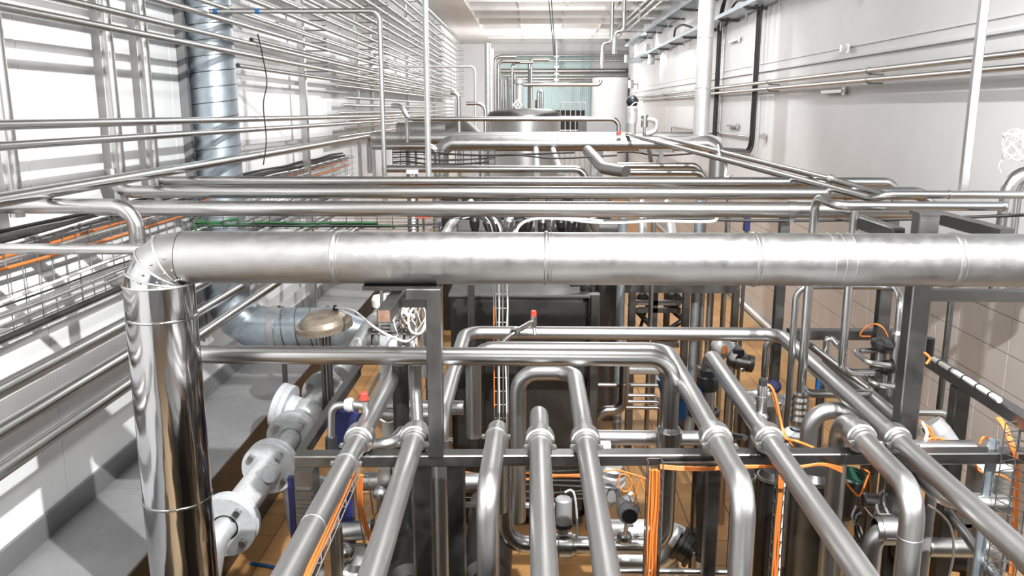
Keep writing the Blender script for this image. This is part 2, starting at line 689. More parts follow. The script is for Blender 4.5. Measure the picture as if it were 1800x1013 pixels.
# sheet-covered plinth along the panelled wall
pz = H - 2.69
pl = empty('covered_plinth', (-2.75, 8, 0), 'long grey sheet-covered plinth running along the foot of the white panelled wall', 'plinth')
MB().box((-2.745, 5.5, pz / 2 - .012), (.70, 17, pz - .025)).build('body', M['dark'], pl)
for k in range(9):
    y = -2 + 1.9 * k
    MB().bar((-2.735, y + .003, pz - .01), (-2.735, y + 1.897, pz - .01), .72, .024, .004).build('cover_sheet', M['plinth'], pl)
MB().bar((-3.088, -3, pz + .085), (-3.088, 14, pz + .085), .022, .17, .003).build('edge_strip', M['trimdark'], pl)
# ------------------------------------------------------------------ the big insulated pipe in front
r0, r1 = .128, .168
c0 = P(340, 452, Y=4.05)
BY, BZ = c0.y, c0.z
xv = P(283, 540, Y=BY).x
bp = empty('insulated_pipe', (xv, BY, 0), 'largest pipe, sheet-clad, crossing the whole view and bending down at its end', 'insulated pipe')
seams = [P(x, 452, Y=BY).x for x in (322, 592, 960, 1325, 1672, 2150)]
for a, b_ in zip(seams, seams[1:]):
    MB().tube([(a + .003, BY, BZ), (b_ - .003, BY, BZ)], r0, 0, 40).build('cladding_sheet', M['clad'], bp)
for a in seams[1:-1]:
    b = MB().lathe((a - .012, BY, BZ), (1, 0, 0), [(0, r0), (.004, r0 + .005), (.010, r0 + .0065), (.018, r0 + .005), (.024, r0)], 40, True)
    b.lathe((a + .02, BY, BZ), (1, 0, 0), [(0, r0), (.003, r0 + .003), (.006, r0)], 40, True)
    b.build('seam_bead', M['clad'], bp)
for px in (1452, 1470, 1488):      # old wire bands
    a = P(px, 452, Y=BY).x
    MB().lathe((a, BY, BZ), (1, .05, 0), [(0, r0), (.002, r0 + .0022), (.004, r0)], 40, True).build('tape_band', M['wirebright'], bp)
# mitred elbow of gores, widening towards the upright
ex, ez = seams[0], BZ
R = ex - xv
cen = Vector((ex, BY, BZ - R))
gores = [0, 27, 52, 76, 90]
prevring = None


def gore_ring(ang, r, seg=40):
    t = math.radians(ang)
    c = cen + Vector((-math.sin(t), 0, math.cos(t))) * R
    n = Vector((-math.sin(t), 0, math.cos(t)))
    return c, n, [c + (n * math.cos(2 * math.pi * j / seg) + Vector((0, 1, 0)) * math.sin(2 * math.pi * j / seg)) * r for j in range(seg)]


for k in range(4):
    ra = r0 + (r1 - r0) * k / 4
    rb = r0 + (r1 - r0) * (k + 1) / 4
    _, _, A = gore_ring(gores[k], ra)
    _, _, B = gore_ring(gores[k + 1], rb)
    b = MB()
    b.v += A + B
    for j in range(40):
        q = (j + 1) % 40
        b.face([j, 40 + j, 40 + q, q], True)
    g = b.build('elbow_gore', M['clad' if k < 2 else 'mirror'], bp)
    if k < 4:
        t = math.radians(gores[k + 1])
        c, n, _ = gore_ring(gores[k + 1], rb)
        d = Vector((-math.cos(t), 0, -math.sin(t)))
        MB().lathe(c - d * .006, d, [(0, rb), (.003, rb + .005), (.009, rb + .005), (.012, rb)], 40, True).build('seam_bead', M['wirebright'], g)
        for s in range(3):
            a = math.pi * (1.22 + .16 * s)
            q = c + (n * math.cos(a) + Vector((0, 1, 0)) * math.sin(a)) * (rb + .002) - d * .035
            MB().ball(q, .006, (q - c)).build('rivet', M['bolt'], g)
vz = [BZ - R, P(300, 556, Y=BY).z, P(310, 873, Y=BY).z, .35]
for k in range(3):
    MB().tube([(xv, BY, vz[k] - .002), (xv, BY, vz[k + 1] + .002)], r1 + (.002 if k else 0), 0, 48).build('cladding_sheet', M['mirror'], bp)
    if k < 2:
        MB().lathe((xv, BY, vz[k + 1] - .008), (0, 0, 1), [(0, r1), (.005, r1 + .006), (.012, r1 + .006), (.017, r1)], 48, True).build('seam_bead', M['mirror'], bp)
# shoe under the pipe
q = P(705, 499, Y=BY)
MB().box((q.x, BY, BZ - r0 - .012), (.36, .13, .02)).build('pipe_shoe', M['dark'], bp)

# ------------------------------------------------------------------ long cross pipes behind it
p = P(800, 365, D=5.2)
pipe('nearest and thickest of three long cross pipes behind the large clad pipe', run(P(170, 366, Y=p.y, Z=None), ('x', 1612)), .049,
     fits=[('clip', 0, 'x', 772), ('clip', 0, 'x', 1392)])
p = P(800, 336, D=5.9)
a = P(203, 337, Y=p.y)
pipe('middle one of three long cross pipes behind the large clad pipe',
     [a + Vector((-.02, 0, .16)), a, *run(a, ('x', 1640))[1:], *run(slide(a, AX['x'], px=1640), ('dz', -.6))[1:]], .045,
     fits=[('clip', 1, 'x', 808), ('clip', 1, 'x', 1490)])
p = P(800, 317, D=6.5)
a = P(272, 318, Y=p.y)
pipe('farthest and thinnest of three long cross pipes behind the large clad pipe',
     [a + Vector((-.02, 0, .12)), a, *run(a, ('x', 1578), ('dz', -.5))[1:]], .037,
     fits=[('clip', 1, 'x', 816), ('clip', 1, 'x', 1268)])

# ------------------------------------------------------------------ pipes beside the panelled wall
pipe('pipe beside the panelled wall that bends down behind the clad elbow', run(P(-60, 362, Y=4.6), ('x', 236), ('z', 640)), .043, bend=.12,
     fits=[('band', 1, 'y', 420)])
pipe('short thin pipe end running into the back of the clad elbow', run(P(-60, 437, Y=4.35), ('x', 300)), .029)


def depth_pipe(label, px, py, X, far, r, near=-60, m='wallpipe', sag=0.0, **kw):
    """pipe parallel to the wall at distance X, through picture point (px,py)"""
    a = P(px, py, X=X)
    p0 = slide(a, AX['y'], px=near) if a.y > 0 else a
    if p0.y < 1.5 or p0.y > a.y:
        p0 = Vector((X, 2.2, a.z))
    p1 = Vector((X, far, a.z - sag))
    return pipe(label, [p0, p1], r, m, **kw)


pz_ = [P(-60, 384, X=-2.66), None]
a = P(0, 352, X=-2.66)
b_ = P(648, 239, X=-2.66)
d = (b_ - a)
pipe('thick sloping pipe along the panelled wall ending in a down bend', [a - d * .03, b_, Vector((b_.x, b_.y, b_.z - .6))], .038, bend=.13)
a, b_ = P(0, 220, X=-2.66), P(672, 204, X=-2.66)
pipe('upper of two level pipes crossing in front of the wall posts', [a - (b_ - a) * .05, b_, b_ + Vector((0, 2.0, 0))], .027,
     fits=[('band', 0, 'x', 552)])
a, b_ = P(0, 257, X=-2.66), P(672, 213, X=-2.66)
pipe('lower of two level pipes crossing in front of the wall posts', [a - (b_ - a) * .05, b_, b_ + Vector((0, 1.6, 0))], .024,
     fits=[('band', 0, 'x', 552)])
for nm, y0_, y1_, x1_ in (('topmost', 686, 569, 219), ('middle one', 760, 624, 223), ('lowest', 828, 667, 228)):
    lx_ = -2.42 if nm == 'lowest' else -2.74
    a = P(0, y0_, X=lx_)
    pipe('%s of three steel pipes low on the panelled wall above the plinth' % nm, [a + Vector((0, -1.0, 0)), Vector((lx_, 12.0, a.z))], .0165 * -lx_, 'wallpipe')

# pipe rack on the panelled wall, lowest row first
ROWS = [(0, 11, .022), (117, 0, .020), (280, 0, .021), (355, 0, .018), (445, 0, .022), (497, 0, .021), (545, 0, .024), (592, 0, .022),
        (617, 0, .018), (645, 0, .024), (668, 0, .020), (692, 0, .024), (712, 0, .036), (738, 0, .055), (768, 0, .06)]
ORD = 'lowest,second lowest,third lowest,fourth lowest,fifth lowest,sixth lowest,seventh lowest,eighth lowest,ninth lowest,tenth lowest,eleventh lowest,fourth highest,third highest,second highest,topmost'.split(',')
RACKX = -2.62
ROWZ = []
for k, (px, py, r) in enumerate(ROWS):
    zz = P(px, py, X=RACKX).z
    ROWZ.append((zz, r))
    big = ' thick' if r > .05 else ''
    pipe('%s%s pipe of the rack of long pipes on the panelled wall' % (ORD[k], big), [(RACKX, 2.4, zz), (RACKX - .02, 30, zz - .02)], r * 1.15, 'wallpipe',
         group='rack of long pipes on the panelled wall', seg=12)
for k in range(12):
    zz = (ROWZ[k][0] + ROWZ[k + 1][0]) / 2 if k else ROWZ[0][0] - .09
    pipe('%s pipe in the back layer of the rack on the panelled wall' % 'lowest,second,third,fourth,fifth,sixth,seventh,eighth,ninth,tenth,eleventh,topmost'.split(',')[k],
         [(-2.80, 8.2 + .45 * (k % 4), zz), (-2.80, 30, zz)], .024, 'wallpipe', group='back layer of pipes on the panelled wall', seg=10)
# second layer closer to the wall, starts further down the hall
for k in range(9):
    zz = 3.52 + .115 * k + (.05 if k > 5 else 0)
    pipe('%s pipe of the far rack behind the upright pipes' % 'lowest,second,third,fourth,fifth,sixth,seventh,eighth,topmost'.split(',')[k],
         [(-2.84, 12.5 + .3 * (k % 3), zz - .32), (-2.84, 31, zz - .32)], .026, 'wallpipe', group='far rack of pipes on the panelled wall', seg=10)

# ------------------------------------------------------------------ foreground pipes
h1 = 1.6
W2 = 'matte'


def fg(label, far, near, r, h, fits=(), down_far=None, down_near=None, m=W2, start_extra=()):
    """pipe running towards the viewer at depth h under the eye from picture point far to near"""
    a = P(far[0], far[1], h=h)
    b_ = P(near[0], near[1], h=h)
    pts = []
    if down_far:
        pts.append(a + Vector((0, 0, -down_far)))
    pts.append(a)
    pts.append(b_)
    if down_near:
        pts.append(b_ + Vector((0, 0, -down_near)))
    return pipe(label, pts, r, m, bend=r * 2.6, fits=fits, cat='pipe')


fg('blasted steel pipe with a red-handled tap and a stained union, running towards the viewer', (722, 602), (470, 1075), .050, h1, down_far=.8,
   fits=[('union', 1, 'y', 772), ('ears', 1, 'y', 815), ('band', 1, 'y', 925)])
fg('blasted steel pipe with a union beside the tall square post', (738, 742), (630, 1090), .050, h1, down_far=1.0,
   fits=[('union', 1, 'y', 770)])
fg('short pipe with a two-lug clamp bending down just before the cross beam', (876, 742), (857, 862), .050, h1, down_far=.5, down_near=1.6,
   fits=[('ears', 1, 'y', 768)])
fg('straight pipe with a union whose far end bends down before the dark cabinet', (947, 718), (960, 1090), .050, h1, down_far=.8,
   fits=[('union', 1, 'y', 775)])
a = P(1010, 655, h=h1)
pts = [Vector((P(911, 655, Y=a.y).x, a.y, 1.0)), P(911, 655, Y=a.y), a, slide(a, AX['y'], py=1090)]
pipe('U-shaped pipe rising before the dark cabinet and turning towards the viewer', pts, .050, W2, bend=.12, fits=[('union', 2, 'y', 775)])

# T: comes from behind the clad upright, bends down, ends as a U near the floor
TY = 4.55
t0 = P(300, 634, Y=TY)
t1 = P(1181, 629, Y=TY)
t0.z = t1.z
tz = P(1180, 960, Y=TY).z
pts = [t0, t1, Vector((t1.x, TY, tz)), Vector((P(888, 960, Y=TY).x, TY, tz)), Vector((P(888, 960, Y=TY).x, TY, P(888, 800, Y=TY).z))]
pipe('level pipe passing behind the square post and dropping through a clamped flange', pts, .052, 'steel', bend=.13,
     fits=[('union', 1, 'y', 772), ('union', 2, 'x', 990), ('band', 2, 'x', 914)])
a = P(1150, 618, h=1.52)
pts = [P(835, 614, Y=a.y), Vector((a.x, a.y, P(835, 614, Y=a.y).z))]
a.z = pts[0].z
e = slide(slide(a, AX['x'], px=1172), AX['y'], py=862)
a = slide(a, AX['x'], px=1172)
pts = [P(832, 640, Y=a.y) + Vector((0, 0, -.5)), Vector((P(832, 614, Y=a.y).x, a.y, a.z)), a, e, e + Vector((0, 0, -2.0))]
pipe('pipe turning out from behind the level pipe, then bending down past the beam', pts, .051, W2, bend=.13,
     fits=[('union', 2, 'y', 772)])
# G
g1 = P(1372, 588, h=1.6)
g0 = P(818, 588, Y=g1.y)
g0.z = g1.z
ga = slide(g0, AX['y'], py=738)
gb = slide(g1, AX['y'], py=1060)
pts = [ga + Vector((0, 0, -1.2)), ga, g0, g1, gb]
pipe('long pipe crossing before the dark cabinet, both ends turning towards the viewer', pts, .049, W2, bend=.14,
     fits=[('union', 3, 'y', 772), ('ears', 0, 'y', 775)])
fg('pipe rising through a dark coupling and running past the steel sensor sleeve', (1247, 622), (1590, 1120), .051, 1.6, down_far=1.6,
   fits=[('union', 1, 'y', 772), ('union', 0, 'y', 668, 'dark')])
fg('pipe with an elbow behind its union that bends down behind the last one', (1478, 733), (1608, 868), .051, 1.58, down_far=1.0, down_near=1.7,
   fits=[('union', 1, 'y', 768), ('band', 2, 'y', 945)])
a = P(1500, 722, h=1.72)
pipe('lower curved pipe behind the union of the last elbow pipe', [P(1425, 722, Y=a.y) + Vector((0, 0, -.3)), P(1425, 722, Y=a.y), a, slide(a, AX['y'], py=790), slide(a, AX['y'], py=790) + Vector((.4, 0, 0))], .05, W2, bend=.12)
a = P(1575, 795, h=1.95)
pipe('low pipe under the beam ending in a closed elbow', [a + Vector((0, .8, 0)), a, slide(a, AX['y'], py=880), slide(a, AX['y'], py=880) + Vector((.3, 0, -.02))], .05, W2, bend=.1)
# ------------------------------------------------------------------ steel frames
def smooth_path(pts, n=8):
    pts = [Vector(p) for p in pts]
    q = [pts[0] * 2 - pts[1]] + pts + [pts[-1] * 2 - pts[-2]]
    out = []
    for i in range(1, len(q) - 2):
        a, b, c, d = q[i - 1:i + 3]
        for k in range(n):
            t = k / n
            out.append(.5 * ((2 * b) + (c - a) * t + (2 * a - 5 * b + 4 * c - d) * t * t + (3 * b - a - 3 * c + d) * t ** 3))
    out.append(pts[-1])
    return out


def cable(label, pts, r=.006, m='rubber', name='cable', cat='cable', group=None, seg=7, parent=None, n=8):
    o = MB().tube(smooth_path(pts, n), r, 0, seg).build(name, M[m], parent, origin=None if parent else pts[0])
    if parent is None:
        tag(o, label, cat, group)
    return o


def T(o):
    o['kind'] = 'thing'
    return o


# cross beam carrying the foreground pipes
a = P(517, 803, h=1.665) + Vector((0, .045, -.03))
b_ = P(2050, 796, h=1.665) + Vector((0, .045, -.03))
b_.z = a.z
B1 = T(beam('long square cross beam carrying the pipes that run towards the viewer', a, b_, .09, .06))
bd = (b_ - a).normalized()
for px in (620, 733, 950, 1030, 1285, 1370, 1515, 1590):
    q = slide(a, bd, px=px)
    MB().bar(q + Vector((-.055, 0, .034)), q + Vector((.055, 0, .034)), .05, .012).build('pipe_saddle', M['frame'], B1)


def on_beam(px):
    return slide(a_b1, bd, px=px)


a_b1 = a
for lab, px, w in (('left post under the cross beam, striped by shadows', 742, .085), ('second post under the cross beam, next to the pump barrel', 801, .085),
                   ('slim post under the cross beam beside the dark upright pipe', 1257, .065), ('post under the cross beam behind the shiny steel column', 1500, .07),
                   ('post under the cross beam below the steel pot at the tiled side', 1672, .085)):
    q = slide(a, bd, px=px)
    lab = lab.replace('left post', 'first post')
    if px in (1500, 1672):
        q = P(1534 if px == 1500 else 1671, 850, Y=5.25)
        q.z = a.z
        w = .06
    o = post(lab, Vector((q.x, q.y + .02, q.z - .03)), Vector((q.x, q.y + .02, 0)), w, w)
    MB().box((q.x, q.y + .02, .006), (w + .06, w + .06, .012)).build('base_plate', M['frame'], o)
# tall post with the bracket carrying the clad pipe
q = P(768, 812, Y=a.y)
o = post('tall square post in the middle carrying the bracket of the clad pipe', Vector((q.x, q.y, P(768, 512, Y=a.y).z)), Vector((q.x, q.y, a.z + .03)), .072, .072)
e = P(716, 516, Y=a.y)
MB().bar((e.x, a.y, P(768, 516, Y=a.y).z), (q.x + .036, a.y, P(768, 516, Y=a.y).z), .07, .055, .005).build('bracket_arm', M['frame'], o)
e = P(675, 556, D=3.79)
o = T(beam('short square beam with an open rusty end under the clad pipe', e, e + Vector((0, .95, 0)), .066, .066))
MB().box(e + Vector((0, -.001, 0)), (.054, .004, .054)).build('open_end', M['rust'], o)
MB().bar(e + Vector((0, .3, 0)), Vector((q.x, e.y + .3, e.z)), .05, .05).build('cross_piece', M['frame'], o)

# tiled-wall side frame
yr = 4.32
top = P(1628, 376, Y=yr)
PR = post('thick square post in front of the tiled wall', top, Vector((top.x, yr, 0)), .10, .10)
MB().box((top.x, yr, top.z + .006), (.12, .12, .012)).build('cap_plate', M['frame'], PR)
q = P(1700, 519, Y=yr)
T(beam('level square beam from the thick post towards the tiled wall', Vector((top.x + .05, yr, q.z)), Vector((XR - .01, yr, q.z)), .06, .06))
for lab, p0, p1 in (('upper sloping-looking frame beam behind the thick post', (1642, 380), (1795, 414)), ('frame beam beside the one on the thick post', (1506, 388), (1592, 413))):
    A, B = P(*p0, h=.66), P(*p1, h=.66)
    B.x = A.x
    T(beam(lab.replace('sloping-looking ', ''), A, B, .07, .075))
A = P(1632, 633, h=1.5)
B = slide(A, AX['y'], px=1990)
RA = T(beam('square rail with a white cable on top leading to the viewer along the tiled wall', A, B, .07, .07))
q = slide(A, AX['y'], px=1690)
post('leg under the rail along the tiled wall', q + Vector((0, 0, -.035)), Vector((q.x, q.y, 0)), .085, .085)
for lab, px, py, Y, w in (('slender post behind the looped thin pipe', 1380, 372, 6.3, .07), ('square post behind the black valve heads', 1567, 385, 5.9, .085)):
    q = P(px, py, Y=Y)
    post(lab, q, Vector((q.x, q.y, 0)), w, w)
A, B = P(1385, 587, Y=6.1), P(1575, 587, Y=6.1)
T(beam('level beam with a bright top in front of the tiled wall', A, Vector((B.x, A.y, A.z)), .08, .075))
pipe('thin round upright between the thick post and the tiled wall', run(P(1672, 530, Y=5.2), ('Z', 0)), .020, 'frame')
pipe('thin pipe passing behind the thick post and bending down', run(P(1540, 725, Y=4.95), ('x', 1672), ('Z', .0)), .020, 'steel', bend=.08)

# thin looped pipes by the thick post
vy = 5.0
q0 = P(1408, 690, Y=vy)
q1 = P(1412, 344, Y=vy)
top = Vector((q0.x, vy, q1.z))
e1 = P(1486, 362, Y=4.75)
e2 = Vector((P(1768, 362, Y=4.75).x, 4.75, e1.z))
lo = slide(Vector((q0.x, vy, P(1408, 692, Y=vy).z)), AX['x'], px=1537)
lo2 = slide(lo, AX['y'], py=597)
lo3 = slide(lo2, AX['x'], px=1450)
V1 = pipe('thin pipe looping round above the clad pipe and along towards the tiled wall',
          [lo2 + Vector((-.32, 0, -.30)), lo2 + Vector((-.32, 0, 0)), lo2 + Vector((-.05, -.05, 0)), lo, Vector((q0.x, vy, lo.z)), top, e1 + Vector((-.05, 0, 0)), e2], .026, 'steel', bend=.075,
          fits=[('band', 6, 'x', 1565), ('ears', 6, 'x', 1764)])
v2 = [P(1102, 236, Y=12.0), P(1535, 350, Y=5.3), P(1562, 342, Y=5.25)]
v2.append(Vector((XR + .05, 5.25, v2[2].z)))
pipe('thin pipe descending along the hall and turning level towards the tiled wall', v2, .025, 'steel', bend=.15, fits=[('ears', 2, 'x', 1668)])
pipe('second thin pipe descending along the hall, with a screwed union', [P(1160, 240, Y=11.6), P(1470, 318, Y=6.1), P(1560, 344, Y=5.5)], .024, 'steel', bend=.2,
     fits=[('union', 0, 'x', 1462)])
pipe('thin upright tube turning level by the valve column', run(P(1503, 368, Y=4.9), ('z', 655), ('x', 1535)), .024, 'steel', bend=.07)
# second upright of the loop and its ribbed coupling
q = P(1421, 500, Y=4.98)
pipe('upright tube dropping into the ribbed steel coupling', run(q, ('z', 700)), .024, 'steel')
c = P(1407, 705, Y=4.98)
cp = empty('ribbed_coupling', Vector((c.x, 4.98, P(1407, 765, Y=4.98).z)), 'ribbed steel coupling on a pale clamp ring under the looped tube', 'coupling')
b = MB()
zt, zb = P(1407, 692, Y=4.98).z, P(1407, 762, Y=4.98).z
pr = []
for k in range(8):
    t = k / 8
    rr = .052 - .006 * (k % 2)
    pr.append((-(zt - zb) * t * .62, rr))
pr += [(-(zt - zb) * .64, .054), (-(zt - zb) * .9, .040), (-(zt - zb), .045)]
b.lathe((c.x, 4.98, zt), (0, 0, 1), [(0, .024)] + pr, 24)
b.build('body', M['steel'], cp)
MB().lathe((c.x, 4.98, zb - .02), (0, 0, 1), [(0, .05), (0, .088), (.025, .092), (.045, .07), (.045, .05)], 24).build('clamp_ring', M['castlight'], cp)
MB().lathe((c.x, 4.98, zb - .9), (0, 0, 1), [(0, .05), (.88, .05)], 20).build('spigot', M['matte'], cp)
# thin frame pipe N
q = P(1379, 800, Y=5.35)
n1 = Vector((q.x, 5.35, P(1381, 503, Y=5.35).z))
n2 = slide(n1, AX['x'], px=1572)
n3 = P(1583, 530, Y=5.0)
n3.z = n1.z
pipe('thin pipe arching under the clad pipe to the valve column', [Vector((q.x, q.y, .5)), n1, n2, n3, n3 + Vector((0, 0, -.17))], .021, 'steel', bend=.09)
# valve column with two membrane heads
vc = empty('valve_column', Vector((n3.x, n3.y, 0)), 'upright valve column with two black membrane heads and short side branches', 'valve')
zt = n3.z - .17
MB().lathe((n3.x, n3.y, zt), (0, 0, -1), [(-.0, .021), (.03, .021), (.05, .033), (.35, .033), (.37, .036), (.39, .033), (.62, .030), (.80, .033), (.84, .022), (.9, .022), (zt, .022)], 18).build('column_tube', M['steel'], vc)
for k, (py, hx, hy, rr, ox) in enumerate(((617, 1548, 601, .068, 1500), (654, 1556, 640, .055, 1510))):
    z = P(1578, py, Y=n3.y).z
    s = Vector((n3.x, n3.y, z))
    f = slide(s, AX['x'], px=ox)
    g = f + Vector((.02, -.18, -.02))
    br = MB().tube([s, f, g, g + Vector((.13, 0, -.02))], .018, .045, 12).build('branch', M['steel'], vc)
    hc = P(hx, hy, Y=n3.y - .03)
    hd = MB().lathe((hc.x, hc.y, hc.z - .06), (.25, -.1, 1), [(0, .0), (0, rr * .55), (.02, rr * .55), (.03, rr), (.055, rr), (.07, rr * .8), (.085, rr * .35), (.085, 0)], 20)
    hd.build('membrane_head', M['black'], vc)
    MB().tube([Vector((hc.x, hc.y, hc.z - .12)), Vector((hc.x, hc.y, hc.z - .03))], .02, 0, 10).build('bonnet', M['steel'], vc)
hc = P(1545, 590, Y=n3.y - .05)
cable('orange cable looping from the upper black valve head', [P(1530, 592, Y=n3.y - .06), P(1512, 590, Y=n3.y - .06), P(1522, 576, Y=n3.y - .06), P(1538, 570, Y=n3.y - .06), P(1552, 577, Y=n3.y - .04), P(1560, 592, Y=n3.y)], .006, 'orange')

# ------------------------------------------------------------------ rack posts by the panelled wall
for lab, px, py in (('shiny round upright at the edge of the view by the panelled wall', 9, 200), ('first of two shiny round uprights standing on the sloping pipe', 196, 150), ('second of two shiny round uprights standing on the sloping pipe', 258, 150)):
    q = P(px, py, X=-2.92)
    pipe(lab, [Vector((-2.92, q.y, ZC - .3)), Vector((-2.92, q.y, P(px + 10, 320, X=-2.92).z - .2))], .040, 'wallpipe')
for k, (px, py, lab) in enumerate(((530, 100, 'nearest of the square posts holding the wall pipe rack'), (626, 100, 'second square post holding the wall pipe rack'), (651, 100, 'third square post holding the wall pipe rack'),
                                   (716, 150, 'fourth square post holding the wall pipe rack'), (762, 150, 'fifth square post holding the wall pipe rack'), (800, 150, 'sixth square post holding the wall pipe rack'))):
    q = P(px, py, X=-2.93)
    w = .085 if k == 0 else .06
    o = post(lab, Vector((-2.93, q.y, 6.38)), Vector((-2.93, q.y, pz if k == 0 else 2.2)), w, w, 'wallpipe')
    if k:
        MB().bar((-2.93, q.y, 2.3), (-3.09, q.y, 2.2), .05, .05).build('wall_arm', M['wallpipe'], o)
    for zz, r in ROWZ:
        b = MB()
        b.box((-2.75, q.y, zz - r - .008), (.34, .04, .014))
        b.box((-2.63, q.y, zz + r + .006), (.07, .03, .010))
        b.build('pipe_bracket', M['frame'], o)
# ------------------------------------------------------------------ upper and far pipework
q = P(676, 305, Y=7.0)
z1 = P(676, 19, Y=7.0).z
lx = P(368, 19, Y=7.0).x
o = pipe('thin pipe from the wall rack turning down in a right angle near the middle', [Vector((lx, 7.0, z1)), Vector((q.x, 7.0, z1)), Vector((q.x, 7.0, q.z - .3))], .020, 'wallpipe', bend=.07)
for px in (379, 453):
    e = P(px, 19, Y=7.0)
    MB().lathe((e.x - .018, 7.0, z1), (1, 0, 0), [(0, .02), (0, .0215), (.036, .0215), (.036, .02)], 14).build('blue_tape', M['blue'], o)
q = P(752, 240, Y=10.0)
pipe('pale upright pipe from roof to the cross ducts', [Vector((q.x, 10, ZC)), Vector((q.x, 10, q.z - .5))], .034, 'whitepipe')
q = P(858, 235, Y=19.0)
pipe('stout white upright pipe at the far end of the wall rack', [Vector((q.x, 19, P(858, 76, Y=19.0).z)), Vector((q.x, 19, 0))], .065, 'whitepipe')
q = P(864, 235, Y=19.6)
pipe('second white upright pipe at the far end of the wall rack', [Vector((q.x, 19.6, P(864, 86, Y=19.6).z)), Vector((q.x, 19.6, 0))], .055, 'whitepipe')
pipe('thin far upright with a level top arm before the wall rack', run(P(682, 117, Y=16.0), ('x', 835), ('Z', 0)), .022, 'whitepipe', bend=.1)
pipe('dark level pipe before the far tank, rising at its end towards the wall', [P(690, 186, Y=12.6), P(706, 186, Y=12.5), P(717, 209, Y=12.5), Vector((P(1088, 211, Y=12.5).x, 12.5, P(717, 209, Y=12.5).z)), Vector((P(1088, 211, Y=12.5).x, 12.5, P(1088, 240, Y=12.5).z))], .034, 'steel', bend=.12)
pipe('small hooked pipe before the far wall rack', run(P(792, 163, Y=14.5), ('x', 806), ('Z', 0)), .035, 'wallpipe', bend=.1)
pipe('low hooked pipe end before the white uprights', run(P(820, 182, Y=16.0), ('x', 853), ('Z', 0)), .035, 'wallpipe', bend=.15)
pipe('short upright stub under the wall rack pipes', run(P(715, 212, Y=12.9), ('Z', 0)), .03, 'steel')

# clad cross ducts
cy = 12.0
c1 = P(1000, 252, Y=cy)
l = P(775, 252, Y=cy).x
rr = P(1262, 252, Y=cy).x
cd = pipe('pale clad cross duct with a down bend, beyond the three long cross pipes', [Vector((l, cy, c1.z - .75)), Vector((l, cy, c1.z)), Vector((rr, cy, c1.z)), Vector((rr, cy, c1.z - .6))], .108, 'clad', bend=.18,
          fits=[('band', 1, 'x', 880), ('band', 1, 'x', 980), ('band', 1, 'x', 1070), ('band', 1, 'x', 1160)], name='clad_duct', cat='duct')
cy2 = 13.6
c2 = P(1000, 243, Y=cy2)
pipe('farther clad cross duct seen just above the pale one', [Vector((P(655, 243, Y=cy2).x, cy2, c2.z)), Vector((P(1235, 243, Y=cy2).x, cy2, c2.z))], .10, 'clad', name='clad_duct', cat='duct')
pipe('dark level pipe under the far clad ducts on the wall side', run(P(655, 257, Y=11.6), ('x', 768), ('Z', 0)), .05, 'steel')
pipe('level steel pipe below the pale clad duct', run(P(672, 297, Y=10.4), ('x', 1030), ('Z', 0)), .045, 'steel')
pipe('bright level pipe below the clad duct, nearer the tiled wall', run(P(1085, 291, Y=10.4), ('x', 1232), ('Z', 0)), .040, 'steel')
pipe('lower bright level pipe below the clad duct, nearer the tiled wall', run(P(1108, 303, Y=10.1), ('x', 1240), ('Z', 0)), .040, 'steel')
pipe('first pale branch dropping from the clad duct', [P(942, 262, Y=11.9), P(944, 306, Y=11.0)], .04, 'whitepipe')
pipe('second pale branch slanting from the clad duct', [P(972, 263, Y=11.9), P(986, 306, Y=10.8)], .04, 'whitepipe')
pipe('thick wrapped branch slanting down from the clad duct', [P(1033, 265, Y=11.8), P(1062, 296, Y=10.6), P(1100, 302, Y=10.3)], .075, 'clad', bend=.15,
     fits=[('band', 0, 'x', 1050)], name='wrapped_branch')
for k, (x0, x1, y, Y, r) in enumerate(((870, 1085, 273, 11.2, .012), (690, 1010, 268, 11.4, .014), (690, 870, 277, 11.3, .010), (1085, 1240, 268, 11.2, .012), (690, 860, 285, 11.0, .012))):
    A, B = P(x0, y, Y=Y), P(x1, y, Y=Y)
    m_ = (A + B) / 2 + Vector((0, 0, -.04))
    cable(['long dark cable slung under the clad duct', 'dark cable on the tray under the clad duct at the wall side', 'lower dark cable on the tray under the clad duct', 'dark cable under the clad duct near the tiled wall', 'lowest dark cable of the tray under the clad duct'][k], [A, (A * 2 + m_) / 3 + Vector((0, 0, .02)), m_, B], r)
tr = empty('cable_tray', P(780, 285, Y=11.5), 'far wire tray full of cables under the pale clad duct', 'cable tray')
b = MB()
A, B = P(690, 264, Y=11.5), P(870, 264, Y=11.5)
for k in range(5):
    b.tube([A + Vector((0, 0, -.06 * k)), Vector((B.x, B.y, A.z - .06 * k))], .006, 0, 5)
for k in range(14):
    x = A.x + (B.x - A.x) * k / 13
    b.tube([Vector((x, A.y, A.z)), Vector((x, A.y, A.z - .26))], .006, 0, 5)
b.build('wire_mesh', M['wire'], tr)['kind'] = 'stuff'
for x in (A.x + .2, B.x - .2):
    MB().bar((x, A.y + .02, A.z), (x, A.y + .02, 0), .03, .03).build('stand', M['frame'], tr)
# strut bracket
A = P(1150, 268, Y=10.9)
b = MB()
b.bar(A + Vector((-.06, 0, 0)), P(1148, 308, Y=10.9), .05, .05)
b.bar(A + Vector((.10, 0, 0)), P(1150, 308, Y=10.9), .05, .05)
b.bar(A + Vector((-.2, 0, .02)), A + Vector((.25, 0, .02)), .05, .04)
tag(b.build('strut_bracket', M['frame']), 'V-shaped steel strut under the clad duct', 'bracket')

